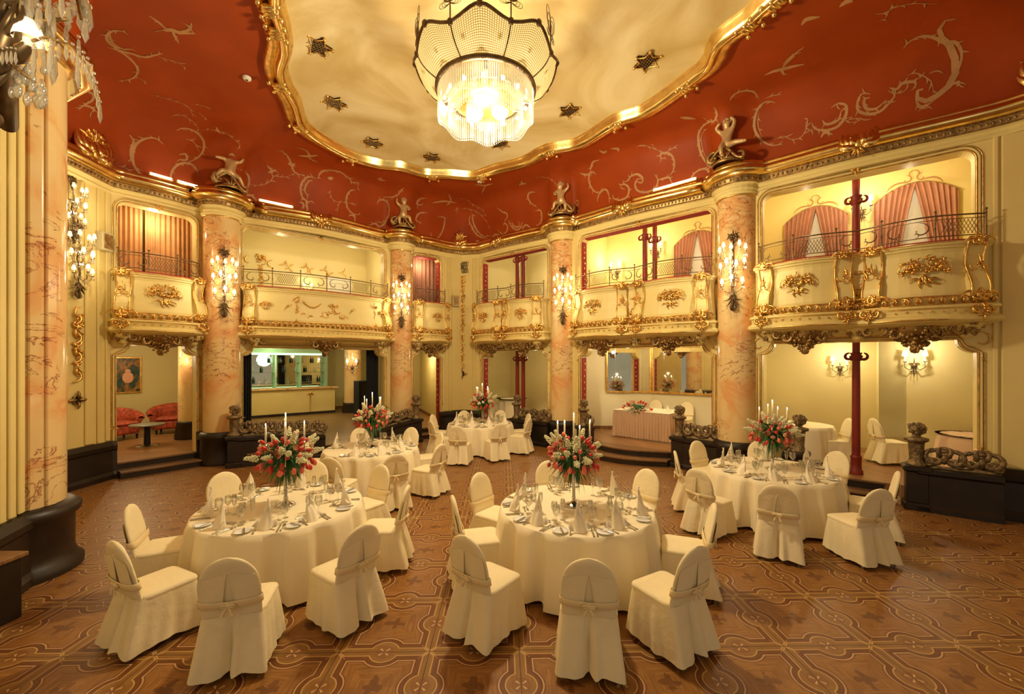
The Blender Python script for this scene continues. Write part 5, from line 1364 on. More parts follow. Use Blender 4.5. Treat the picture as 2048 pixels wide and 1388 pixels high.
def leaf_blades(mb, n, c, r, rnd, dropb=.4, w=.013, flatz=1):
    for i in range(n):
        a = rnd.uniform(0, 2*pi); el = rnd.uniform(-.9, 1.2); L = r*rnd.uniform(.75, 1.1); d = Vector((cos(a)*cos(el), sin(a)*cos(el), sin(el)*flatz)); sd = Vector((-sin(a), cos(a), rnd.uniform(-.4, .4))).normalized()
        rows = []
        for k in range(6):
            t = k/5; p = Vector(c)+d*L*(.15+.85*t)+Vector((0, 0, -dropb*r*t*t)); ww = w*sin(pi*(t*.88+.1))
            rows.append([p-sd*ww, p+Vector((0, 0, -.003)), p+sd*ww])
        mb.grid(rows)
def arrangement(seed, lab):
    rnd = random.Random(seed); o = thing('flower_candelabra', lab, 'flower arrangement', group='candelabra with tulips and lit candles')
    MB().lathe([(0, .0), (.105, .0), (.11, .008), (.095, .018), (.05, .035), (.022, .06), (.018, .08), (.026, .095), (.018, .11), (.020, .20), (.026, .34), (.030, .40), (.018, .43), (.024, .46), (.016, .50), (.016, .74), (0, .74)], 24, wob=lambda a, z: 1+(.04*cos(8*a) if z < .06 else 0)).build('stand', 'silver', o)
    sp = [(0, 0, .80)] + [(.205*cos(a), .205*sin(a), .72+.03*(k % 2)) for k, a in enumerate([.5, 1.9, 3.4, 5.0])]
    for k, (x, y, z) in enumerate(sp):
        if k: MB().tube([(0, 0, .46), (x*.5, y*.5, .43), (x*.95, y*.95, .50), (x, y, z-.10), (x, y, z-.02)], .007, 7).build('arm', 'silver', o)
        MB().lathe([(.0, -.02), (.02, -.015), (.028, .0), (.014, .004), (.014, .02), (0, .02)], 14, M=T(x, y, z)).build('candle_cup', 'silver', o)
        H = .255 if k == 0 else .22; c = MB().lathe([(0, .0), (.0115, .0), (.0095, H-.004), (.004, H), (0, H)], 12, M=T(x, y, z+.01)).build('candle', 'wax', o)
        MB().lathe([(0, 0), (.005, .008), (.006, .014), (.003, .028), (0, .038)], 8, M=T(x, y, z+H+.012)).build('flame', 'flame', c)
    lb = MB(); leaf_blades(lb, 170, (0, 0, .60), .31, rnd, .25); leaf_blades(lb, 50, (0, 0, .52), .22, rnd, 1.0, .010)
    for i in range(14):
        a = rnd.uniform(0, 6.28); lb.tube([(0, 0, .55), (.12*cos(a), .12*sin(a), .60), (.24*cos(a), .24*sin(a), .60+rnd.uniform(-.1, .15))], .003, 4)
    lb.build('foliage', 'leaf', o)
    kinds = ['tulip']*26 + ['coral_tulip']*14 + ['rose']*14 + ['blossom']*26
    n = len(kinds); rnd.shuffle(kinds)
    for i, k in enumerate(kinds):
        zz = 1-1.75*(i+.5)/n; a = i*2.39996+rnd.uniform(-.2, .2); q = sqrt(max(0, 1-zz*zz)); r = rnd.uniform(.20, .35)
        if zz < -.25 and k in ('blossom', 'rose'): k = 'coral_tulip' if i % 2 else 'tulip'
        d = Vector((q*cos(a), q*sin(a), zz)); p = Vector((0, 0, .60))+Vector((d.x*r, d.y*r, d.z*r*.66))
        if d.z < -.15: d2 = Vector((d.x*.35, d.y*.35, -1)); p = p*1; p.z -= .02
        else: d2 = Vector((d.x, d.y, d.z+.1))
        if abs(p.x)+abs(p.y) < .05: continue
        flower(k, o, p, d2.normalized(), rnd.uniform(.9, 1.2)*(1.4 if k == 'blossom' else 1.0))
    return o
A1 = arrangement(3, 'x'); A1n = Once(A1)
for nm, dx, dy, rz in (('front left', .04, 0, .2), ('front centre', -.02, .02, 1.5), ('right', .02, 0, 2.6), ('middle left', 0, .05, 4.0), ('farthest', .05, .05, 5.2)):
    (cx, cy), _s = TABLES[nm]; A1n.at((cx+dx, cy+dy, HT), rz, 'silver candelabra with five lit candles and tulips on the %s table' % nm, group='candelabra with tulips and lit candles')
    lamp(cx+dx, cy+dy, HT+1.12, 1.6, .05, (1, .72, .38), 'candle_light')
A1n.done()
# ------------------------------------------------------------ buffet table with pleated skirt, flowers lying on it
P, rz, w, low, up = BAYS['e']
bx0, bx1, by0, by1, bz = .62, 2.2, 1.02, 2.12, .302
x_, y_, _ = W('e', 0, 0)
o = thing('buffet_table', 'long rectangular table under a pale cloth in the mirrored niche', 'table', (*P, bz), rz)
m_ = MB(); m_.box(bx0, bx1, by0, by1, .735, .765, b=.006); m_.build('tabletop', 'step_wood', o)
for x in (bx0+.08, bx1-.08):
    for y in (by0+.08, by1-.08): MB().tube([(x, y, 0), (x, y, .74)], .018, 8).build('leg', 'steel', o)
o = thing('table_skirt', 'pleated dusty pink table skirt hanging round the buffet table', 'table skirt', (*P, bz), rz); rows = []
peri = [(bx0-.02, by1), (bx0-.02, by0-.02), (bx1+.02, by0-.02), (bx1+.02, by1)]; pth = []
for (xa, ya), (xb, yb) in zip(peri, peri[1:]):
    L = sqrt((xb-xa)**2+(yb-ya)**2); k = int(L/.0125); pth += [(lerp(xa, xb, i/k), lerp(ya, yb, i/k)) for i in range(k)]
pth.append(peri[-1])
mb = MB(); prof = []
ctr = Vector(((bx0+bx1)/2, (by0+by1)/2))
for i_, z in enumerate((.762, .60, .35, .12, .02)):
    row = []
    for j, (x, y) in enumerate(pth):
        a = Vector(pth[max(0, j-1)]); c = Vector(pth[min(len(pth)-1, j+1)]); d = (c-a).normalized(); nn = Vector((-d.y, d.x))*-1
        wv = (.022+.016*i_/4)*(sin(j*.95)+.3*sin(j*.37))*(0 if i_ == 0 else 1)+.008*i_/4; row.append((x+nn.x*-wv*-1, y+nn.y*wv, z))
    rows.append(row)
mb.grid(rows); mb.build('pleats', 'skirt_cloth', o)
m_ = MB(); m_.box(bx0-.03, bx1+.03, by0-.03, by1+.02, .768, .775, b=.002); co2 = m_.build('tablecloth', 'napkin', loc=(*P, bz), rz=rz); tag(co2, 'white rectangular cloth on top of the buffet table', 'tablecloth')
x_, y_, _ = W('e', 1.25, 1.22); rnd = random.Random(8)
o = thing('flower_arrangement', 'low spray of red tulips and white blossoms on the buffet table edge', 'flower arrangement', (x_, y_, bz+.777), rz)
lb = MB(); leaf_blades(lb, 120, (0, 0, .10), .34, rnd, .35, .012, .5); lb.build('foliage', 'leaf', o)
for i in range(46):
    a = rnd.uniform(0, 6.28); q = sqrt(rnd.random()); x = .42*q*cos(a); y = .18*q*sin(a)-.03; z = .20*(1-q*q)+.04; k = ['tulip', 'tulip', 'coral_tulip', 'rose', 'blossom', 'blossom'][i % 6]
    if y < -.13: z -= .06
    flower(k, o, (x, y, z), Vector((x*1.6, y*2, .35 if y > -.12 else -.2)).normalized(), 1.25)
bn = m_napkin()
x_, y_, _ = W('e', 2.0, 1.5); bn.at((x_, y_, bz+.778), .3, 'peaked white napkin at the right end of the buffet table'); bn.done()
# ------------------------------------------------------------ niches: mirrors, curtains, iron columns, lounge, bar
def local(name, lab, cat, key, u, y, z=0, r=0, group=None):
    x_, y_, _ = W(key, u, y); return thing(name, lab, cat, (x_, y_, z), BAYS[key][1]+r, group)
def wall_mirror(key, a, b, z0, z1, lab):
    A, B = W(key, *a), W(key, *b); rz, L = FR(A, B); o = thing('wall_mirror', lab, 'mirror', (A[0], A[1], z0), rz, 'gilt framed wall mirrors')
    m_ = MB(); m_.box(.03, L-.03, -.035, -.012, .03, z1-z0-.03); m_.build('mirror_glass', 'mirror', o)
    m_ = MB()
    for q in (0, L-.06): m_.box(q, q+.06, -.06, -.005, 0, z1-z0, b=.01)
    m_.box(.06, L-.06, -.06, -.005, 0, .06, b=.01); m_.box(.06, L-.06, -.06, -.005, z1-z0-.06, z1-z0, b=.01)
    m_.build('gilt_frame', 'gold', o)
    for i in range(1, 5): MB().box(L*i/5-.003, L*i/5+.003, -.038, -.034, .06, z1-z0-.06).build('panel_seam', 'silver', o)
wall_mirror('e', (-.21, 2.02), (.92, 2.895), 1.47, 2.96, 'left gilt framed mirror on the wall of the mirrored niche')
wall_mirror('e', (.95, 2.905), (2.95, 2.965), 1.47, 2.96, 'right gilt framed mirror behind the buffet table')
def iron_column(key, u, y, z0, z1, lab, base=True, cap=.4):
    o = local('iron_column', lab, 'column', key, u, y, z0, 0, 'red cast iron columns'); H = z1-z0
    MB().lathe([(.075, 0), (.068, .3), (.062, H-.1)], 20).build('shaft', 'red_iron', o)
    MB().lathe([(.11, 0), (.11, .06), (.085, .10), (.085, .30), (.095, .33), (.075, .36)], 20).build('foot', 'red_iron', o)
    b = MB(); zc = H-cap; b.lathe([(.075, zc-.12), (.09, zc-.10), (.075, zc-.08), (.08, zc), (.10, zc+.04)], 20)
    for q in (-1, 1): scroll(b, q*.10, zc-.04, .075, 80, -q*280, th=.022, y=0)
    b.build('capital', 'red_iron', o)
iron_column('f', 1.62, .45, .302, 3.0, 'red iron column with scroll capital in the niche at the right')
iron_column('f', 1.62, .55, 3.2, 6.5, 'red iron column on the gallery between the curtained windows', cap=.85)
iron_column('e', 1.75, .55, 3.2, 6.5, 'red iron column on the gallery above the mirrors, front one of two', cap=.7); iron_column('e', 1.85, .95, 3.2, 6.5, 'red iron column on the gallery above the mirrors, rear one of two', cap=.7)
iron_column('d', 1.25, .5, .302, 3.0, 'red iron column in the small white niche, left of two'); iron_column('d', 1.5, .5, .302, 3.0, 'red iron column in the small white niche, right of two')
iron_column('d', 1.25, .5, 3.2, 6.5, 'red iron column on the gallery right of the centre wall, left of two', cap=.6); iron_column('d', 1.5, .5, 3.2, 6.5, 'red iron column on the gallery right of the centre wall, right of two', cap=.6)
def sheet(pts_top, pts_bot, z1, z0, waves, amp, seed=0, taper=None, n=90, m=10):
    """hanging cloth of real thickness: top and bottom span (x0, x1) at y; waves pleats"""
    rnd = random.Random(seed); ph = rnd.uniform(0, 6); mb = MB(); rows = []
    for i in range(m+1):
        t = i/m; x0 = lerp(pts_top[0], pts_bot[0], t**.85); x1 = lerp(pts_top[1], pts_bot[1], t**.85); row = []
        for j in range(n+1):
            u = j/n; zt = z1(u) if callable(z1) else z1
            row.append((lerp(x0, x1, u), amp*sin(u*2*pi*waves+ph+.5*sin(u*9))*(.55+.45*t), lerp(zt, z0, t)))
        rows.append(row)
    mb.grid(rows); back = [[(x, y+.012, z) for x, y, z in r] for r in rows]; mb.grid(back)
    for r, b_ in ((rows[0], back[0]), (rows[-1], back[-1])): mb.grid([r, b_])
    return mb
def hang(key, x0, x1, y, z1, z0, lab, mat, waves=8, amp=.03, seed=0):
    o = local('curtain', lab, 'curtain', key, 0, y, 0); sheet((x0, x1), (x0, x1), z1, z0, waves, amp, seed).build('drape', mat, o)
    MB().tube([(x0-.03, 0, z1+.02), (x1+.03, 0, z1+.02)], .012, 8).build('rod', 'gold_old', o)
hang('a', -.15, .68, .75, 6.05, 3.25, 'orange floor-length curtain on the left balcony, left half', 'curtain', 9, .035, 1)
hang('a', .72, 1.75, .75, 6.05, 3.25, 'orange floor-length curtain on the left balcony, right half', 'curtain', 11, .035, 2)
hang('c', -.1, 1.3, .6, 6.05, 3.25, 'pink curtain closing the narrow balcony beside the second column', 'curtain_pink', 9, .04, 3)
hang('b', .12, .34, .45, 2.95, .31, 'black curtain at the left edge of the stage opening', 'black_cloth', 4, .03, 4); hang('b', 3.42, 3.80, .45, 2.95, .31, 'black curtain at the right edge of the stage opening', 'black_cloth', 5, .03, 5)
def window_curtains(key, x0, x1, y, z1, z0, lab):
    c, hw = (x0+x1)/2, (x1-x0)/2
    o = local('gallery_window', 'arched white-backed gallery window, '+lab, 'window', key, c, y, 0)
    rows = [[(hw*.93*(2*j/14-1), -.02, z0) for j in range(15)], [(hw*.93*(2*j/14-1), -.02, z1-.05-.30*(2*j/14-1)**2) for j in range(15)]]
    mb = MB(); mb.grid(rows, smooth=False); mb.grid([[(x, -.001, z) for x, _y, z in r] for r in rows], smooth=False); mb.build('pane', 'window_white', o)
    mb = MB(); mb.tube([(hw*.95*(2*j/14-1), -.02, z1-.04-.30*(2*j/14-1)**2) for j in range(15)], .018, 6); mb.build('arch_moulding', 'gold', o)
    b = MB()
    for q in (-1, 1): scroll(b, q*.12, z1+.12, .09, 90, q*240, th=.010, y=-.01); leafy(b, q*.1, z1+.06, 90-q*80, .34, .010, y=-.01, bend=q*-30); leafy(b, q*.05, z1+.15, 90-q*30, .16, .009, y=-.01, bend=q*60)
    b.build('painted_crest', 'mural', o)
    def arc_(q): return lambda u: z1-.30*((u if q > 0 else 1-u) if True else 0)**2
    for q, n_ in ((-1, 'left'), (1, 'right')):
        p = local('curtain', 'tied dusty pink curtain, %s half, on the %s' % (n_, lab), 'curtain', key, c, y-.10, 0, group='tied pink gallery curtains')
        if q < 0: m_ = sheet((-hw, .02), (-hw, -hw*.52), arc_(-1), z0-.15, 7, .035, 6)
        else: m_ = sheet((-.02, hw), (hw*.52, hw), arc_(1), z0-.15, 7, .035, 7)
        m_.build('drape', 'curtain_pink', p)
        mb = MB(); mb.tube([((t if q > 0 else t-1)*hw, 0, z1+.01-.30*(t if q > 0 else 1-t)**2) for t in [i/10 for i in range(11)]], .010, 6); mb.build('rod', 'gold_old', p)
window_curtains('f', .33, 1.50, 1.9, 6.02, 4.2, 'gallery wall left of the upper red column'); window_curtains('f', 1.93, 3.18, 1.9, 6.12, 4.2, 'gallery wall at the far right'); window_curtains('e', 1.95, 3.2, 2.2, 6.12, 4.2, 'gallery wall above the mirrors')
# open door on the stage gallery
o = local('gallery_door', 'white panelled door at the back of the gallery above the stage', 'door', 'b', 3.25, 2.58, 3.2)
m_ = MB(); m_.box(-.42, .42, -.05, 0, 0, 2.2, b=.008); m_.build('leaf', 'white_paint', o); m_ = MB()
for z in (.25, 1.2): m_.tube([(-.3, -.055, z), (.3, -.055, z), (.3, -.055, z+.8), (-.3, -.055, z+.8)], .012, 5, closed=True)
m_.build('panel_moulding', 'cream_pale', o)
o = local('wall_relief', 'gilded garland relief on the gallery wall above the stage', 'relief', 'b', 0, 2.585, 0); rnd = random.Random(6); b = MB()
for k in range(6):
    x = .1+.62*k
    for q in (-1, 1): scroll(b, x+q*.16, 5.62-.05*abs(k-1), .15, 90, -q*150, th=.016, y=-.01, curl=.6)
    leafy(b, x, 5.6, 0, .3, .016, y=-.01, bend=40)
flowers(b, .85, 5.75, .16, .10, 24, y=-.01, rs=.03, rnd=rnd)
for k in range(9): flowers(b, .85, 5.5-.13*k, .07, .05, 5, y=-.01, rs=.024, rnd=rnd); scroll(b, .85+.04*(-1)**k, 5.45-.13*k, .06, 90, (-1)**k*240, th=.012, y=-.01)
b.build('relief_work', 'gold', o)
# lounge: armchairs, side table, painting
def armchair():
    o = thing('tub_armchair', 'armchair', 'armchair')
    rows = []; n = 28
    for i in range(11):
        t = i/10; row = []
        for j in range(n+1):
            a = lerp(-.15*pi, 1.15*pi, j/n); k = sin(pi*j/n); R = .40+.06*t; top = .50+.24*k**.8; z = .12+(top-.12)*t
            R += .05*max(0, t-.8)/.2; row.append((R*1.08*cos(a), R*sin(a)*.95, z))
        rows.append(row)
    inner = [[(x*.74, y*.72, z) for x, y, z in r] for r in rows]; sh = MB(); sh.grid(rows); sh.grid(inner)
    sh.grid([rows[0], inner[0]]); top = [[((a[0]*(1-t)+b[0]*t), (a[1]*(1-t)+b[1]*t), a[2]+.05*sin(pi*t)) for a, b in zip(rows[-1], inner[-1])] for t in [i/6 for i in range(7)]]; sh.grid(top)
    for j in (0, -1): sh.grid([[r[j] for r in rows], [r[j] for r in inner]])
    sh.build('shell', 'armchair_red', o)
    m_ = MB(); m_.box(-.30, .30, -.36, .27, .14, .36, b=.04); m_.box(-.30, .30, -.37, .26, .36, .45, b=.04); m_.build('seat_cushion', 'armchair_red', o)
    for x in (-.28, .28):
        for y in (-.28, .26): MB().lathe([(.018, 0), (.028, .12)], 10, M=T(x, y)).build('leg', 'dark_wood', o)
    return Once(o)
ac = armchair()
ac.at((-10.45, 12.75, .302), radians(30), 'red patterned tub armchair, right one, on the lounge platform', 1.1); ac.at((-11.0, 11.55, .302), radians(70), 'red patterned tub armchair cut by the left edge of the lounge opening', 1.1); ac.done()
o = thing('side_table', 'low round grey table on a chrome foot in the lounge', 'table', (-9.45, 10.75, .302))
MB().lathe([(0, .52), (.36, .52), (.37, .535), (.36, .55), (0, .55)], 36).build('tabletop', 'grey_top', o); MB().lathe([(.07, .02), (.06, .52)], 20).build('column', 'black_iron', o); MB().lathe([(0, .03), (.10, .028), (.24, .012), (.25, 0)], 30).build('foot', 'steel', o)
P, rz, w, low, up = BAYS['a']; o = local('framed_painting', 'dark teal painting with orange figure in a gilt frame', 'painting', 'a', 1.27, 5.38, 2.05, 0)
m_ = MB(); m_.box(-.28, .28, -.03, .0, -.52, .52); m_.build('canvas', 'painting', o); m_ = MB()
for q in (-.33, .28): m_.box(q, q+.05, -.05, .0, -.57, .57, b=.01)
for q in (-.57, .52): m_.box(-.28, .28, -.05, .0, q, q+.05, b=.01)
m_.build('frame', 'gold', o)
m_ = MB(); m_.blob((0, -.035, .12), (.07, .006, .07), 12, 6); m_.blob((0, -.034, -.08), (.14, .005, .18), 12, 6); m_.build('painted_figure', 'rose_peach', o)
# bar at the back of the stage
o = local('bar_counter', 'long white bar counter with marble top at the back of the stage', 'bar counter', 'b', 0, 6.0, .302)
m_ = MB(); m_.box(.1, 4.1, 0, .5, 0, 1.05, b=.01); m_.build('body', 'cream_pale', o); m_ = MB(); m_.box(.06, 4.2, -.12, .6, 1.05, 1.12, b=.01); m_.build('worktop', 'marble', o)
for x in (.9, 3.1):
    b = MB(); acanthus(b, x, .95, 270, .3, y=-.03, k=3, th=.03, spread=40); b.tube([(x, -.04, .1), (x, -.04, .9)], .012, 5); b.build('gilded_bracket', 'gold', o)
m_ = MB(); m_.box(.1, 4.1, -.02, 0, 0, .10); m_.build('kickboard', 'dark_wood', o)
o = local('back_bar', 'glowing green back bar cabinet with mirrors and glass shelves', 'cabinet', 'b', 0, 7.1, .302)
m_ = MB(); m_.box(.1, 4.1, 0, .48, 0, 1.05); m_.box(.1, 4.1, 0, .48, 2.45, 2.7); m_.box(.1, .2, 0, .48, 1.05, 2.45); m_.box(4.0, 4.1, 0, .48, 1.05, 2.45); m_.build('carcass', 'bar_green', o)
m_ = MB(); m_.box(.2, 4.0, .42, .46, 1.05, 2.45); m_.build('mirror_panel', 'mirror', o)
for x in (1.1, 2.05, 3.0): MB().box(x-.03, x+.03, .02, .42, 1.05, 2.45).build('divider', 'bar_green', o)
for z in (1.25, 1.7, 2.1): MB().box(.2, 4.0, .10, .40, z, z+.015).build('shelf', 'glass', o)
m_ = MB(); m_.box(.25, 3.9, -.02, .03, 2.46, 2.53, b=.01); m_.build('light_strip', 'green_light', o)
m_ = MB(); m_.box(.25, 3.9, .15, .20, 1.055, 1.075, b=.005); m_.build('lower_light_strip', 'green_light', o)
x_, y_, _ = W('b', 1.8, 6.7); lamp(x_, y_, 2.55, 16, .3, (.62, 1, .68))
def bottle(h, r, mat):
    o = thing('bottle', 'bottle', 'bottle'); MB().lathe([(0, 0), (r, 0), (r, h*.55), (r*.4, h*.72), (r*.35, h*.97)], 12).build('body', mat, o); MB().lathe([(r*.4, h*.96), (r*.4, h*1.02), (0, h*1.02)], 10).build('cap', 'gold', o); return Once(o)
b1 = bottle(.28, .037, 'shelf_dark'); b2 = bottle(.24, .04, 'glass')
for i in range(26):
    u = .32+.14*i; zi = i % 3; z = .302+(1.715, 1.265, 2.115)[zi]+.002
    if min(abs(u-q) for q in (1.1, 2.05, 3.0)) < .09: u += .09
    x_, y_, _ = W('b', u, 7.1+.25); (b1 if i % 2 else b2).at((x_, y_, z), 0, ('dark green' if i % 2 else 'clear')+' bottle on the %s glass shelf of the back bar' % ('middle', 'lower', 'upper')[zi], group=('dark' if i % 2 else 'clear')+' bottles on the %s back bar shelf' % ('middle', 'lower', 'upper')[zi])
b1.done(); b2.done()
x_, y_, _ = W('b', 4.75, 5.7); o = thing('marble_column', 'orange marble column beyond the bar on the stage', 'column', (x_, y_, .302))
MB().lathe([(.36, .4), (.35, 2.7)], 36).build('shaft', 'marble', o); MB().lathe([(.44, 0), (.44, .1), (.39, .34), (.42, .40), (.35, .42)], 36).build('plinth', 'dark_wood', o)
s2 = small_sconce(); s2.at((x_+.12, y_-.36, 2.0), radians(10), 'lit crystal sconce on the marble column beyond the bar', 1.2); s2.done(); lamp(x_+.35, y_-.8, 2.6, 10, .12)
o = local('speaker_cabinet', 'tall black loudspeaker cabinet beside the right stage curtain', 'speaker', 'b', 4.3, 3.2, .302, .2); m_ = MB(); m_.box(-.28, .28, -.2, .2, 0, 1.45, b=.02); m_.build('cabinet', 'black_cloth', o); m_ = MB(); m_.box(-.22, .22, -.215, -.2, .1, 1.35, b=.01); m_.build('grille', 'black_iron', o)

o = local('marble_column', 'slim orange marble column at the right inside the lounge', 'column', 'a', 2.05, 2.3, .302)
MB().lathe([(.30, .5), (.29, 2.69)], 32).build('shaft', 'marble', o); MB().lathe([(.38, 0), (.38, .1), (.33, .42), (.36, .48), (.29, .5)], 32).build('plinth', 'dark_wood', o)
x_, y_, _ = W('a', 1.7, 1.9); lamp(x_, y_, 2.5, 6, .1)
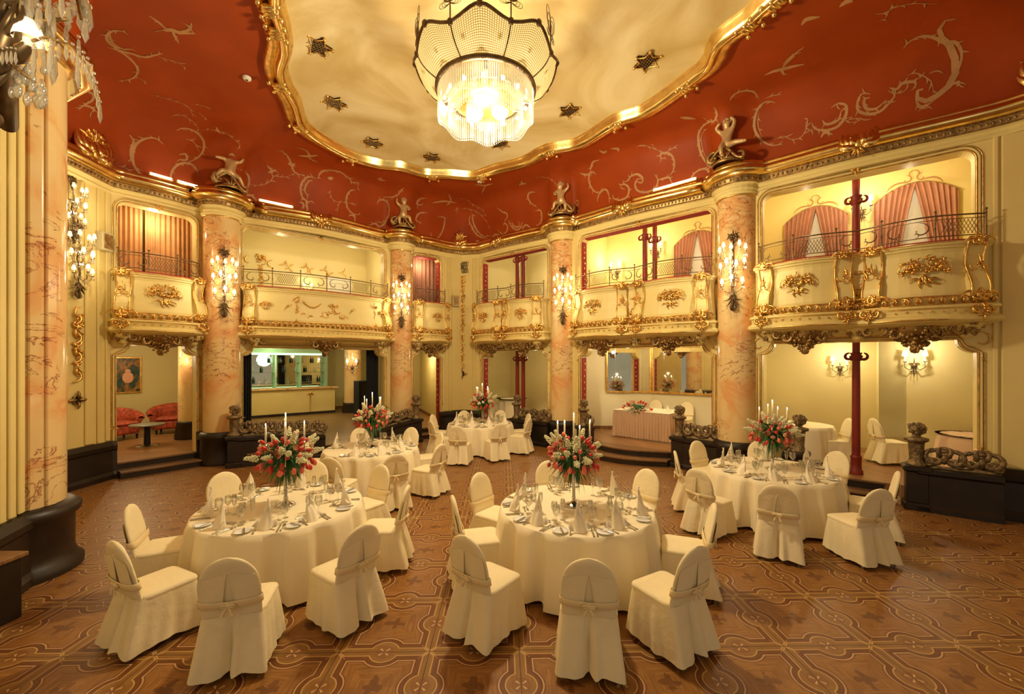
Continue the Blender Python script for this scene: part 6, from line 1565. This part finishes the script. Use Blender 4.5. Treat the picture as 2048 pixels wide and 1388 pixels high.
# ------------------------------------------------------------ painted scrollwork and birds on the red cove (points on the cove; k broad, t fine, w wings)
MURAL = """
k -6.2,6.71,7.75 -6.23,6.63,7.75 -6.37,6.62,7.75 -6.55,6.71,7.74 -6.65,6.84,7.74 -6.65,6.99,7.74 -6.64,7.21,7.74 -6.72,7.45,7.73 -6.93,7.64,7.72 -7.12,7.7,7.7 -7.29,7.69,7.68
k -6.77,6.94,7.73 -6.66,7,7.73 -6.51,7.1,7.74 -6.36,7.19,7.75 -6.12,7.14,7.75 -5.98,7.11,7.76
t -6.14,7.16,7.75 -6.03,7.26,7.76 -5.91,7.32,7.76 -5.88,7.46,7.76
t -6.92,7.64,7.73 -6.88,7.81,7.73
k -6.45,6.65,7.74 -6.6,6.85,7.74 -6.57,6.99,7.74 -6.4,7,7.75
k -5.55,6.34,7.76 -5.51,6.49,7.76 -5.52,6.61,7.77
w -5.58,6.63,7.76 -5.43,6.63,7.77 -5.37,6.68,7.77 -5.12,6.71,7.77
k -5.44,6.65,7.77 -5.49,6.76,7.77 -5.54,6.9,7.77
t -5.17,6.46,7.77 -5.1,6.59,7.77 -5.19,6.66,7.77
t -5.76,6.66,7.76 -5.52,6.61,7.77
k -5.47,6.68,7.77 -5.18,6.64,7.77 -5.02,6.5,7.77
t -7.13,8.16,7.72 -6.96,8.26,7.73 -6.85,8.37,7.74 -6.69,8.54,7.74 -6.75,8.74,7.73 -6.85,8.9,7.72
t -6.56,8.49,7.75 -6.4,8.55,7.75 -6.26,8.64,7.75
t -7.26,8.82,7.67 -7.05,8.78,7.7 -6.96,8.93,7.7 -6.96,9.15,7.69 -7.04,9.34,7.65
t -6.62,8.75,7.74 -6.62,9.04,7.73
k -7.39,9.14,7.56 -7.22,9.16,7.63 -7.11,9.31,7.63 -7.12,9.56,7.59 -7.23,9.73,7.45 -7.38,9.76,7.28 -7.54,9.67,7.12
t -7.01,9.32,7.66 -6.76,9.37,7.71 -6.63,9.46,7.72 -6.51,9.6,7.68 -6.4,9.72,7.6 -6.45,9.85,7.51
k -6.62,9.28,7.73 -6.68,9.44,7.71 -6.67,9.51,7.71
t -7.37,9.36,7.5 -7.29,9.5,7.5 -7.32,9.72,7.37
k -7.72,9.19,7.28 -7.77,9.06,7.34 -7.9,8.96,7.29 -8.06,8.91,7.14 -8.17,8.94,6.94 -8.21,9.02,6.73 -8.16,9.14,6.58 -8.07,9.28,6.53 -7.95,9.4,6.57
k -8.08,8.76,7.26 -8.08,8.86,7.18 -8.17,8.9,6.99 -8.22,8.97,6.82 -8.19,9.09,6.63
k -7.49,9.91,6.92 -7.49,9.8,7.07 -7.56,9.65,7.09 -7.69,9.53,6.98 -7.8,9.5,6.78 -7.83,9.57,6.58 -7.73,9.75,6.55
t -8.4,8.85,6.64 -8.33,8.93,6.64 -8.27,9.03,6.58 -8.2,9.12,6.54
k -6.62,9.99,7.12 -6.7,10.48,7.22 -6.69,10.56,7.05 -6.8,10.58,6.75
k -6.84,10.6,6.53 -6.81,10.59,6.67 -6.7,10.65,6.74 -6.63,10.73,6.65 -6.64,10.75,6.53
k -7.91,7.51,7.37 -7.83,7.6,7.44 -7.82,7.74,7.46 -7.91,7.81,7.38 -8.02,7.76,7.26 -8.09,7.74,7.16
k -8.04,7.7,7.22 -8,7.83,7.29 -8.01,7.95,7.3 -8.05,7.94,7.25
k -7.6,9.47,7.19 -7.52,9.55,7.25 -7.54,9.62,7.15 -7.61,9.53,7.12
t -6.69,10.58,7 -6.55,10.69,7.01 -6.4,10.77,7.08 -6.28,10.81,7.19 -6.2,10.82,7.31 -6.09,10.88,7.31 -5.93,10.96,7.36 -5.76,11,7.48
k -5.86,10.33,7.73 -5.76,10.4,7.74 -5.73,10.59,7.72 -5.76,10.79,7.66 -5.77,10.88,7.61 -5.77,10.97,7.51 -5.7,11.05,7.46 -5.56,11.14,7.48
k -5.33,10.26,7.76 -5.19,10.33,7.77 -5.16,10.53,7.76 -5.24,10.69,7.75 -5.21,10.86,7.74 -5.14,10.95,7.74
w -5.47,10.61,7.74 -5.23,10.67,7.75 -4.96,10.63,7.76
k -6.28,10.63,7.5 -6.23,10.71,7.44 -6.22,10.74,7.41
k -6.3,10.72,7.34 -6.22,10.74,7.4 -6.13,10.78,7.45
w -5.83,10.8,7.63 -5.77,10.86,7.62 -5.68,10.88,7.65
k -5.34,11.31,7.46 -5.44,11.23,7.47 -5.55,11.18,7.42 -5.66,11.17,7.27 -5.7,11.19,7.12 -5.69,11.24,6.95 -5.6,11.32,6.85 -5.48,11.4,6.88
k -5.42,11.28,7.41 -5.53,11.24,7.33 -5.61,11.24,7.16 -5.61,11.27,7.06 -5.56,11.32,6.98
k -5.71,11.25,6.86 -5.62,11.3,6.88 -5.61,11.34,6.75 -5.63,11.34,6.58 -6,11.13,6.51
k -5.76,11.23,6.78 -5.68,11.28,6.77 -5.68,11.31,6.62
k -5.24,11.38,7.49 -5.28,11.33,7.51 -5.22,11.29,7.61 -5.1,11.29,7.67 -4.92,11.36,7.71 -4.75,11.48,7.72 -4.66,11.67,7.69 -4.6,11.81,7.65 -4.61,11.91,7.57
t -4.64,11.87,7.58 -4.51,11.94,7.63 -4.44,12.01,7.64 -4.49,12.07,7.54
k -4.55,12.07,7.46 -4.65,11.98,7.42 -4.75,11.95,7.26 -4.78,11.97,7.09 -4.76,12.04,6.91 -4.66,12.18,6.81 -4.54,12.31,6.83
t -5.07,11.62,7.3 -5.1,11.63,7.18 -5.05,11.72,7.04 -4.93,11.84,7.01 -4.78,11.97,7.09
t -4.91,11.86,7.02 -4.96,11.83,6.89 -4.99,11.84,6.71
t -4.76,12,7.05 -4.64,12.13,7.1 -4.62,12.16,7.03
k -4.76,12.08,6.7 -4.69,12.15,6.77 -4.63,12.23,6.7 -4.65,12.24,6.54
w -3.87,11.92,7.75 -3.8,12.05,7.75 -3.67,12.09,7.75
k -3.76,11.88,7.76 -3.8,12.05,7.75
k -3.31,12.57,7.61 -3.32,12.5,7.66 -3.46,12.61,7.55 -3.67,12.69,7.5 -3.93,12.66,7.48
k -4.09,12.64,7.25 -4.08,12.61,7.34 -3.98,12.66,7.41 -3.86,12.76,7.4 -3.79,12.82,7.23 -3.83,12.88,7 -3.97,12.89,6.82 -4.14,12.75,6.75
k -3.83,12.87,7.05 -3.93,12.93,6.83 -4.06,12.84,6.66 -4.16,12.75,6.69
k -4.12,12.81,6.55 -4.15,12.76,6.68 -4.23,12.68,6.69 -4.31,12.61,6.61
w -5.09,11.46,7.55 -5.03,11.51,7.55 -4.97,11.54,7.58
k -2.7,13.16,7.65 -2.87,13.11,7.63 -3,13.14,7.53 -3,13.19,7.47 -2.88,13.26,7.47
k -2.74,13.44,7.29 -2.95,13.33,7.25 -3.07,13.3,7.09 -3.06,13.34,6.99 -2.93,13.43,6.97
k -2.46,13.69,7.25 -2.29,13.81,7.29 -2.25,13.89,7.2 -2.32,13.95,6.93 -2.43,13.91,6.68 -2.56,13.81,6.55 -2.67,13.71,6.56 -2.65,13.7,6.66
k -2.34,14.02,6.55 -2.45,13.93,6.51
k -1.99,13.06,7.75 -1.98,13.4,7.72 -1.99,13.54,7.69
w -2.56,13.35,7.58 -2.21,13.45,7.68 -1.99,13.54,7.69 -1.83,13.62,7.69
k -2.15,13.64,7.61 -1.99,13.54,7.69
t -1.79,13.31,7.74 -1.52,13.44,7.73 -1.32,13.69,7.68 -1.12,13.8,7.61 -0.92,13.83,7.45 -0.91,13.89,7.32
t -1.75,13.88,7.58 -1.49,13.91,7.59 -1.25,13.92,7.54 -0.99,13.94,7.34 -0.81,13.89,7.08 -0.7,13.87,6.75
t -1.95,13.88,7.49 -1.8,13.84,7.6 -1.88,13.98,7.41
k -1.41,14.04,7.43 -1.46,14.13,7.28 -1.37,14.19,7.07 -1.22,14.23,6.84 -1,14.15,6.69 -0.78,13.98,6.61
k -1.23,14.02,7.4 -1.34,14.04,7.4 -1.3,14.15,7.17 -1.16,14.2,6.92 -0.94,14.1,6.72 -0.69,13.87,6.69
w -1.12,12.42,7.78 -0.83,12.49,7.77 -0.56,12.33,7.77
k -0.8,12.49,7.77 -0.95,13,7.75
w 0.21,12.37,7.73 0.3,12.26,7.74 0.43,12.24,7.73
k 0.28,12.09,7.75 0.3,12.31,7.73
k -0.48,13.42,7.45 -0.32,13.35,7.3 -0.18,13.25,7.21 -0.15,13.27,7.08 -0.24,13.36,7.02
k -0.47,13.63,6.81 -0.33,13.53,6.63 -0.18,13.39,6.66 -0.14,13.32,6.81 -0.24,13.38,6.94 -0.28,13.43,6.89
k -0.11,13.25,7.01 -0.03,13.23,6.81 0.13,13.14,6.64 0.26,13.03,6.66 0.33,12.95,6.83
k -0.01,13.19,6.93 0.07,13.16,6.76 0.21,13.06,6.72 0.24,13.03,6.8
k 0.32,13.01,6.52 0.37,12.95,6.69 0.48,12.87,6.7 0.61,12.8,6.56
k 0.7,12.42,7.54 0.55,12.51,7.58 0.48,12.62,7.49 0.58,12.65,7.31 0.76,12.57,7.15
k 0.71,12.63,7.06 0.86,12.52,7.03 0.9,12.53,6.84 0.87,12.59,6.68 0.74,12.7,6.63
k -1.29,14.31,6.53 -1.19,14.27,6.62 -1.07,14.22,6.56
k -0.69,13.9,6.53 -0.63,13.82,6.65 -0.48,13.67,6.66 -0.31,13.54,6.51
t 0.61,11.96,7.75 0.78,11.83,7.74 1,11.79,7.7 1.13,11.65,7.58 1.24,11.63,7.46
k 1.46,11.58,7.41 1.31,11.59,7.45 1.29,11.64,7.33 1.4,11.66,7.12 1.55,11.69,6.94 1.69,11.76,6.86 1.85,11.7,6.89 1.87,11.64,6.97 1.81,11.72,7.03
k 1.77,11.8,6.63 1.81,11.78,6.75 1.89,11.67,6.7
w 2.18,10.38,7.76 2.32,10.47,7.74 2.37,10.36,7.75
w 2.44,10.27,7.75 2.61,10.24,7.73 2.65,10.33,7.71
k 2.27,10.76,7.71 2.13,10.89,7.71 2.11,11.05,7.66 2.1,11.14,7.59
k 2.25,11.1,7.46 2.17,11.11,7.55 2.09,11.2,7.54 2.09,11.28,7.39 2.16,11.29,7.21 2.27,11.22,7.05 2.39,11.11,6.99
k 1.85,11.34,7.62 2.02,11.26,7.54 2.11,11.17,7.55
k 2.32,11.23,6.79 2.32,11.2,6.91 2.38,11.11,7.03 2.49,11,7.03 2.56,10.96,6.89 2.58,10.98,6.67
k 2.65,10.86,6.85 2.66,10.87,6.75 2.81,10.74,6.65 2.95,10.6,6.69 2.97,10.54,6.87 2.89,10.59,6.99 2.8,10.68,7.01 2.83,10.67,6.9
k 2.85,10.61,7.06 2.95,10.52,7.06 2.98,10.46,7.13 3.12,10.34,7.14 3.23,10.27,7.02 3.23,10.3,6.91 3.16,10.35,6.96
k 3.21,10.29,7 3.13,10.36,7.02 3.09,10.42,6.92 3.14,10.41,6.77 3.28,10.3,6.67 3.43,10.18,6.67 3.52,10.09,6.75 3.53,10.06,6.9 3.46,10.09,7.02
k 3.53,10.06,6.87 3.64,9.98,6.87 3.75,9.9,6.86 3.8,9.89,6.74
k 3.75,9.89,6.88 3.82,9.82,7.01 3.82,9.77,7.17 3.75,9.77,7.33 3.63,9.82,7.41 3.54,9.89,7.41 3.57,9.91,7.32 3.65,9.86,7.32
t 3.02,10.08,7.67 3.1,9.98,7.68 3.26,9.94,7.63 3.41,9.91,7.54 3.57,9.85,7.46
t 3.39,9.92,7.55 3.35,9.86,7.63
t 3.63,9.82,7.42 3.74,9.73,7.45 3.85,9.62,7.5
k 4.27,8.78,7.5 4.24,8.78,7.56 4.21,9.03,7.64 4.18,9.24,7.61 4.2,9.35,7.47 4.27,9.4,7.21 4.38,9.38,6.98 4.5,9.32,6.82 4.44,8.88,6.62
t 4.27,9.02,7.55 4.23,9.26,7.53 4.3,9.36,7.26 4.42,9.35,6.96
k 4.15,9.64,6.61 4.16,9.61,6.75 4.26,9.51,6.84 4.39,9.41,6.84 4.46,9.37,6.73 4.49,9.35,6.66 4.45,9.39,6.68 4.45,9.35,6.86 4.46,9.15,6.85
k 4.15,8.53,7.71 4.26,8.63,7.61 4.26,8.76,7.54 4.17,8.9,7.65
k 4.39,8.37,7.72 4.39,8.2,7.75 4.5,8.09,7.75 4.7,8.09,7.73 4.89,8.22,7.68
t 4.99,8.18,7.66 5.1,8.08,7.65 5.22,8.01,7.63
k 5.18,8.16,7.56 5.04,8.22,7.62 4.97,8.34,7.59 4.96,8.47,7.46 5,8.55,7.26 5.11,8.53,7.04 5.26,8.44,6.87 5.42,8.31,6.82
t 4.99,8.38,7.52 5.03,8.49,7.32 5.13,8.51,7.06
t 5.29,8.39,6.94 5.4,8.29,6.97 5.52,8.2,6.86 5.63,8.11,6.84 5.68,8.03,6.94 5.68,7.97,7.11 5.68,8.02,6.99 5.79,7.94,6.89
k 5.74,7.94,7.03 5.79,7.93,6.92 5.93,7.83,6.83 6.06,7.71,6.84 6.12,7.61,6.98 6.09,7.57,7.14 5.99,7.62,7.21 5.99,7.65,7.16
k 5.86,7.83,7.02 5.92,7.81,6.93 6.04,7.69,6.94 6.05,7.63,7.07
k 5.88,7.9,6.73 5.92,7.85,6.8 6.01,7.78,6.72
t 6.13,7.63,6.88 6.21,7.56,6.89 6.31,7.49,6.85 6.25,7.55,6.83 6.15,7.62,6.85
k 6.34,7.34,7.2 6.24,7.4,7.24 6.22,7.47,7.13 6.26,7.49,6.99 6.39,7.42,6.89 6.51,7.33,6.89 6.59,7.24,6.99 6.62,7.18,7.08 6.53,7.21,7.17
k 6.35,7.36,7.15 6.29,7.41,7.14 6.34,7.43,7 6.45,7.35,6.95 6.54,7.25,7.04
k 6.54,7.19,7.21 6.63,7.15,7.16 6.67,7.09,7.22 6.8,7.01,7.19 6.83,7.03,7.1
t 6.59,7.19,7.11 6.7,7.12,7.09 6.75,7.06,7.15
t 6.69,7.03,7.31 6.78,6.97,7.31 6.91,6.92,7.2 6.99,6.91,7.1 7.05,6.94,6.92
t 6.92,6.89,7.25 7,6.83,7.26
t 6.78,7.01,7.22 6.85,6.96,7.23
w 6.92,6.98,7.05 6.86,7.02,7.05 6.88,7.05,6.94 6.98,7,6.86 7.09,6.91,6.9 7.17,6.82,6.99 7.2,6.74,7.15 7.13,6.68,7.34 6.99,6.63,7.52 6.84,6.6,7.61 6.7,6.51,7.68 6.65,6.37,7.7 6.76,6.32,7.69
k 6.46,6.85,7.64 6.46,6.76,7.67 6.53,6.66,7.68 6.7,6.62,7.65 6.9,6.63,7.57 7.03,6.58,7.53 7.16,6.61,7.39 7.21,6.68,7.23 7.21,6.77,7.07
k 7.2,6.8,7 7.26,6.75,7.01 7.26,6.77,6.95
k 6.87,7.06,6.92 6.94,7.05,6.79 7.05,6.97,6.82
t 6.92,7.08,6.73 7,7.01,6.79 7.11,6.91,6.87
w 4.66,7.65,7.76 4.76,7.55,7.75 4.88,7.49,7.75 5.04,7.41,7.75 5.18,7.35,7.74
k 4.88,7.49,7.75 4.83,7.25,7.76 4.91,6.97,7.76
k 4.86,7.45,7.75 4.86,7.28,7.76 4.89,7.16,7.76
k 4.86,7.49,7.75 5,7.63,7.74
w 4.57,6.55,7.78 4.56,6.44,7.78 4.62,6.42,7.78 4.74,6.39,7.78
w 4.9,6.21,7.78 4.92,6.12,7.78 5.02,6.11,7.78
t 5.53,6.32,7.76 5.69,6.28,7.76 5.62,6.13,7.76
t 5.68,6.45,7.75 5.74,6.38,7.75 5.68,6.23,7.76 5.81,6.15,7.76 5.98,6.12,7.75 6.28,6.12,7.75
w 3.64,8.98,7.76 3.8,8.99,7.75 3.98,9,7.73
"""
BV = BVHTree.FromPolygons([tuple(v.co) for v in coveo.data.vertices], [tuple(p.vertices) for p in coveo.data.polygons])
IN = Vector((ROOM[0], ROOM[1], 4.5))
def surf(p):
    co, n, _i, _d = BV.find_nearest(Vector(p)); n = n if n.dot(IN-co) > 0 else -n; return co, n
mb = MB(); rnd = random.Random(12)
def ribbon(pts, wmax, off=.012):
    Q = [surf(p) for p in pts]; P3 = [c+n*off for c, n in Q]; rows = []; n_ = len(P3)
    for i, p in enumerate(P3):
        t = P3[min(n_-1, i+1)]-P3[max(0, i-1)]
        if t.length < 1e-6: continue
        sd = t.normalized().cross(Q[i][1]); f = i/(n_-1); w = wmax*(.22+.78*sin(pi*min(1, f*1.02)))
        rows.append([p-sd*w, p+sd*w])
    if len(rows) > 1: mb.grid(rows, smooth=False)
for line in MURAL.strip().splitlines():
    k, *ps = line.split(); pts = [tuple(map(float, q.split(','))) for q in ps]
    if k != 'w' and len(pts) > 2:
        fine = []; ext = [pts[0]]+pts+[pts[-1]]
        for i in range(len(pts)-1):
            a, b_, c, d = [Vector(ext[i+j]) for j in range(4)]
            for s_ in range(4):
                t = s_/4; fine.append(tuple(.5*((2*b_)+(c-a)*t+(2*a-5*b_+4*c-d)*t*t+(3*b_-a-3*c+d)*t**3)))
        fine.append(pts[-1])
    else: fine = [tuple(Vector(pts[i]).lerp(Vector(pts[i+1]), s_/3)) for i in range(len(pts)-1) for s_ in range(3)]+[pts[-1]]
    ribbon(fine, {'k': .024, 't': .008, 'w': .045}[k], .004+.0008*(rnd.random()*4))
    if k == 'w': continue
    for i in range(2, len(fine)-1, 3):       # little leaves along the scroll
        a, c = Vector(fine[i-1]), Vector(fine[i+1]); d = c-a
        if d.length < 1e-6: continue
        d.normalize(); co, n = surf(fine[i]); nn = d.cross(n).normalized()*rnd.choice((-1, 1)); L = rnd.uniform(.06, .13)
        ribbon([tuple(co+(d*t*.9+nn*t*t*.7)*L) for t in (0, .33, .66, 1)], .011, .008)
struct(mb.build('ceiling', 'mural'))
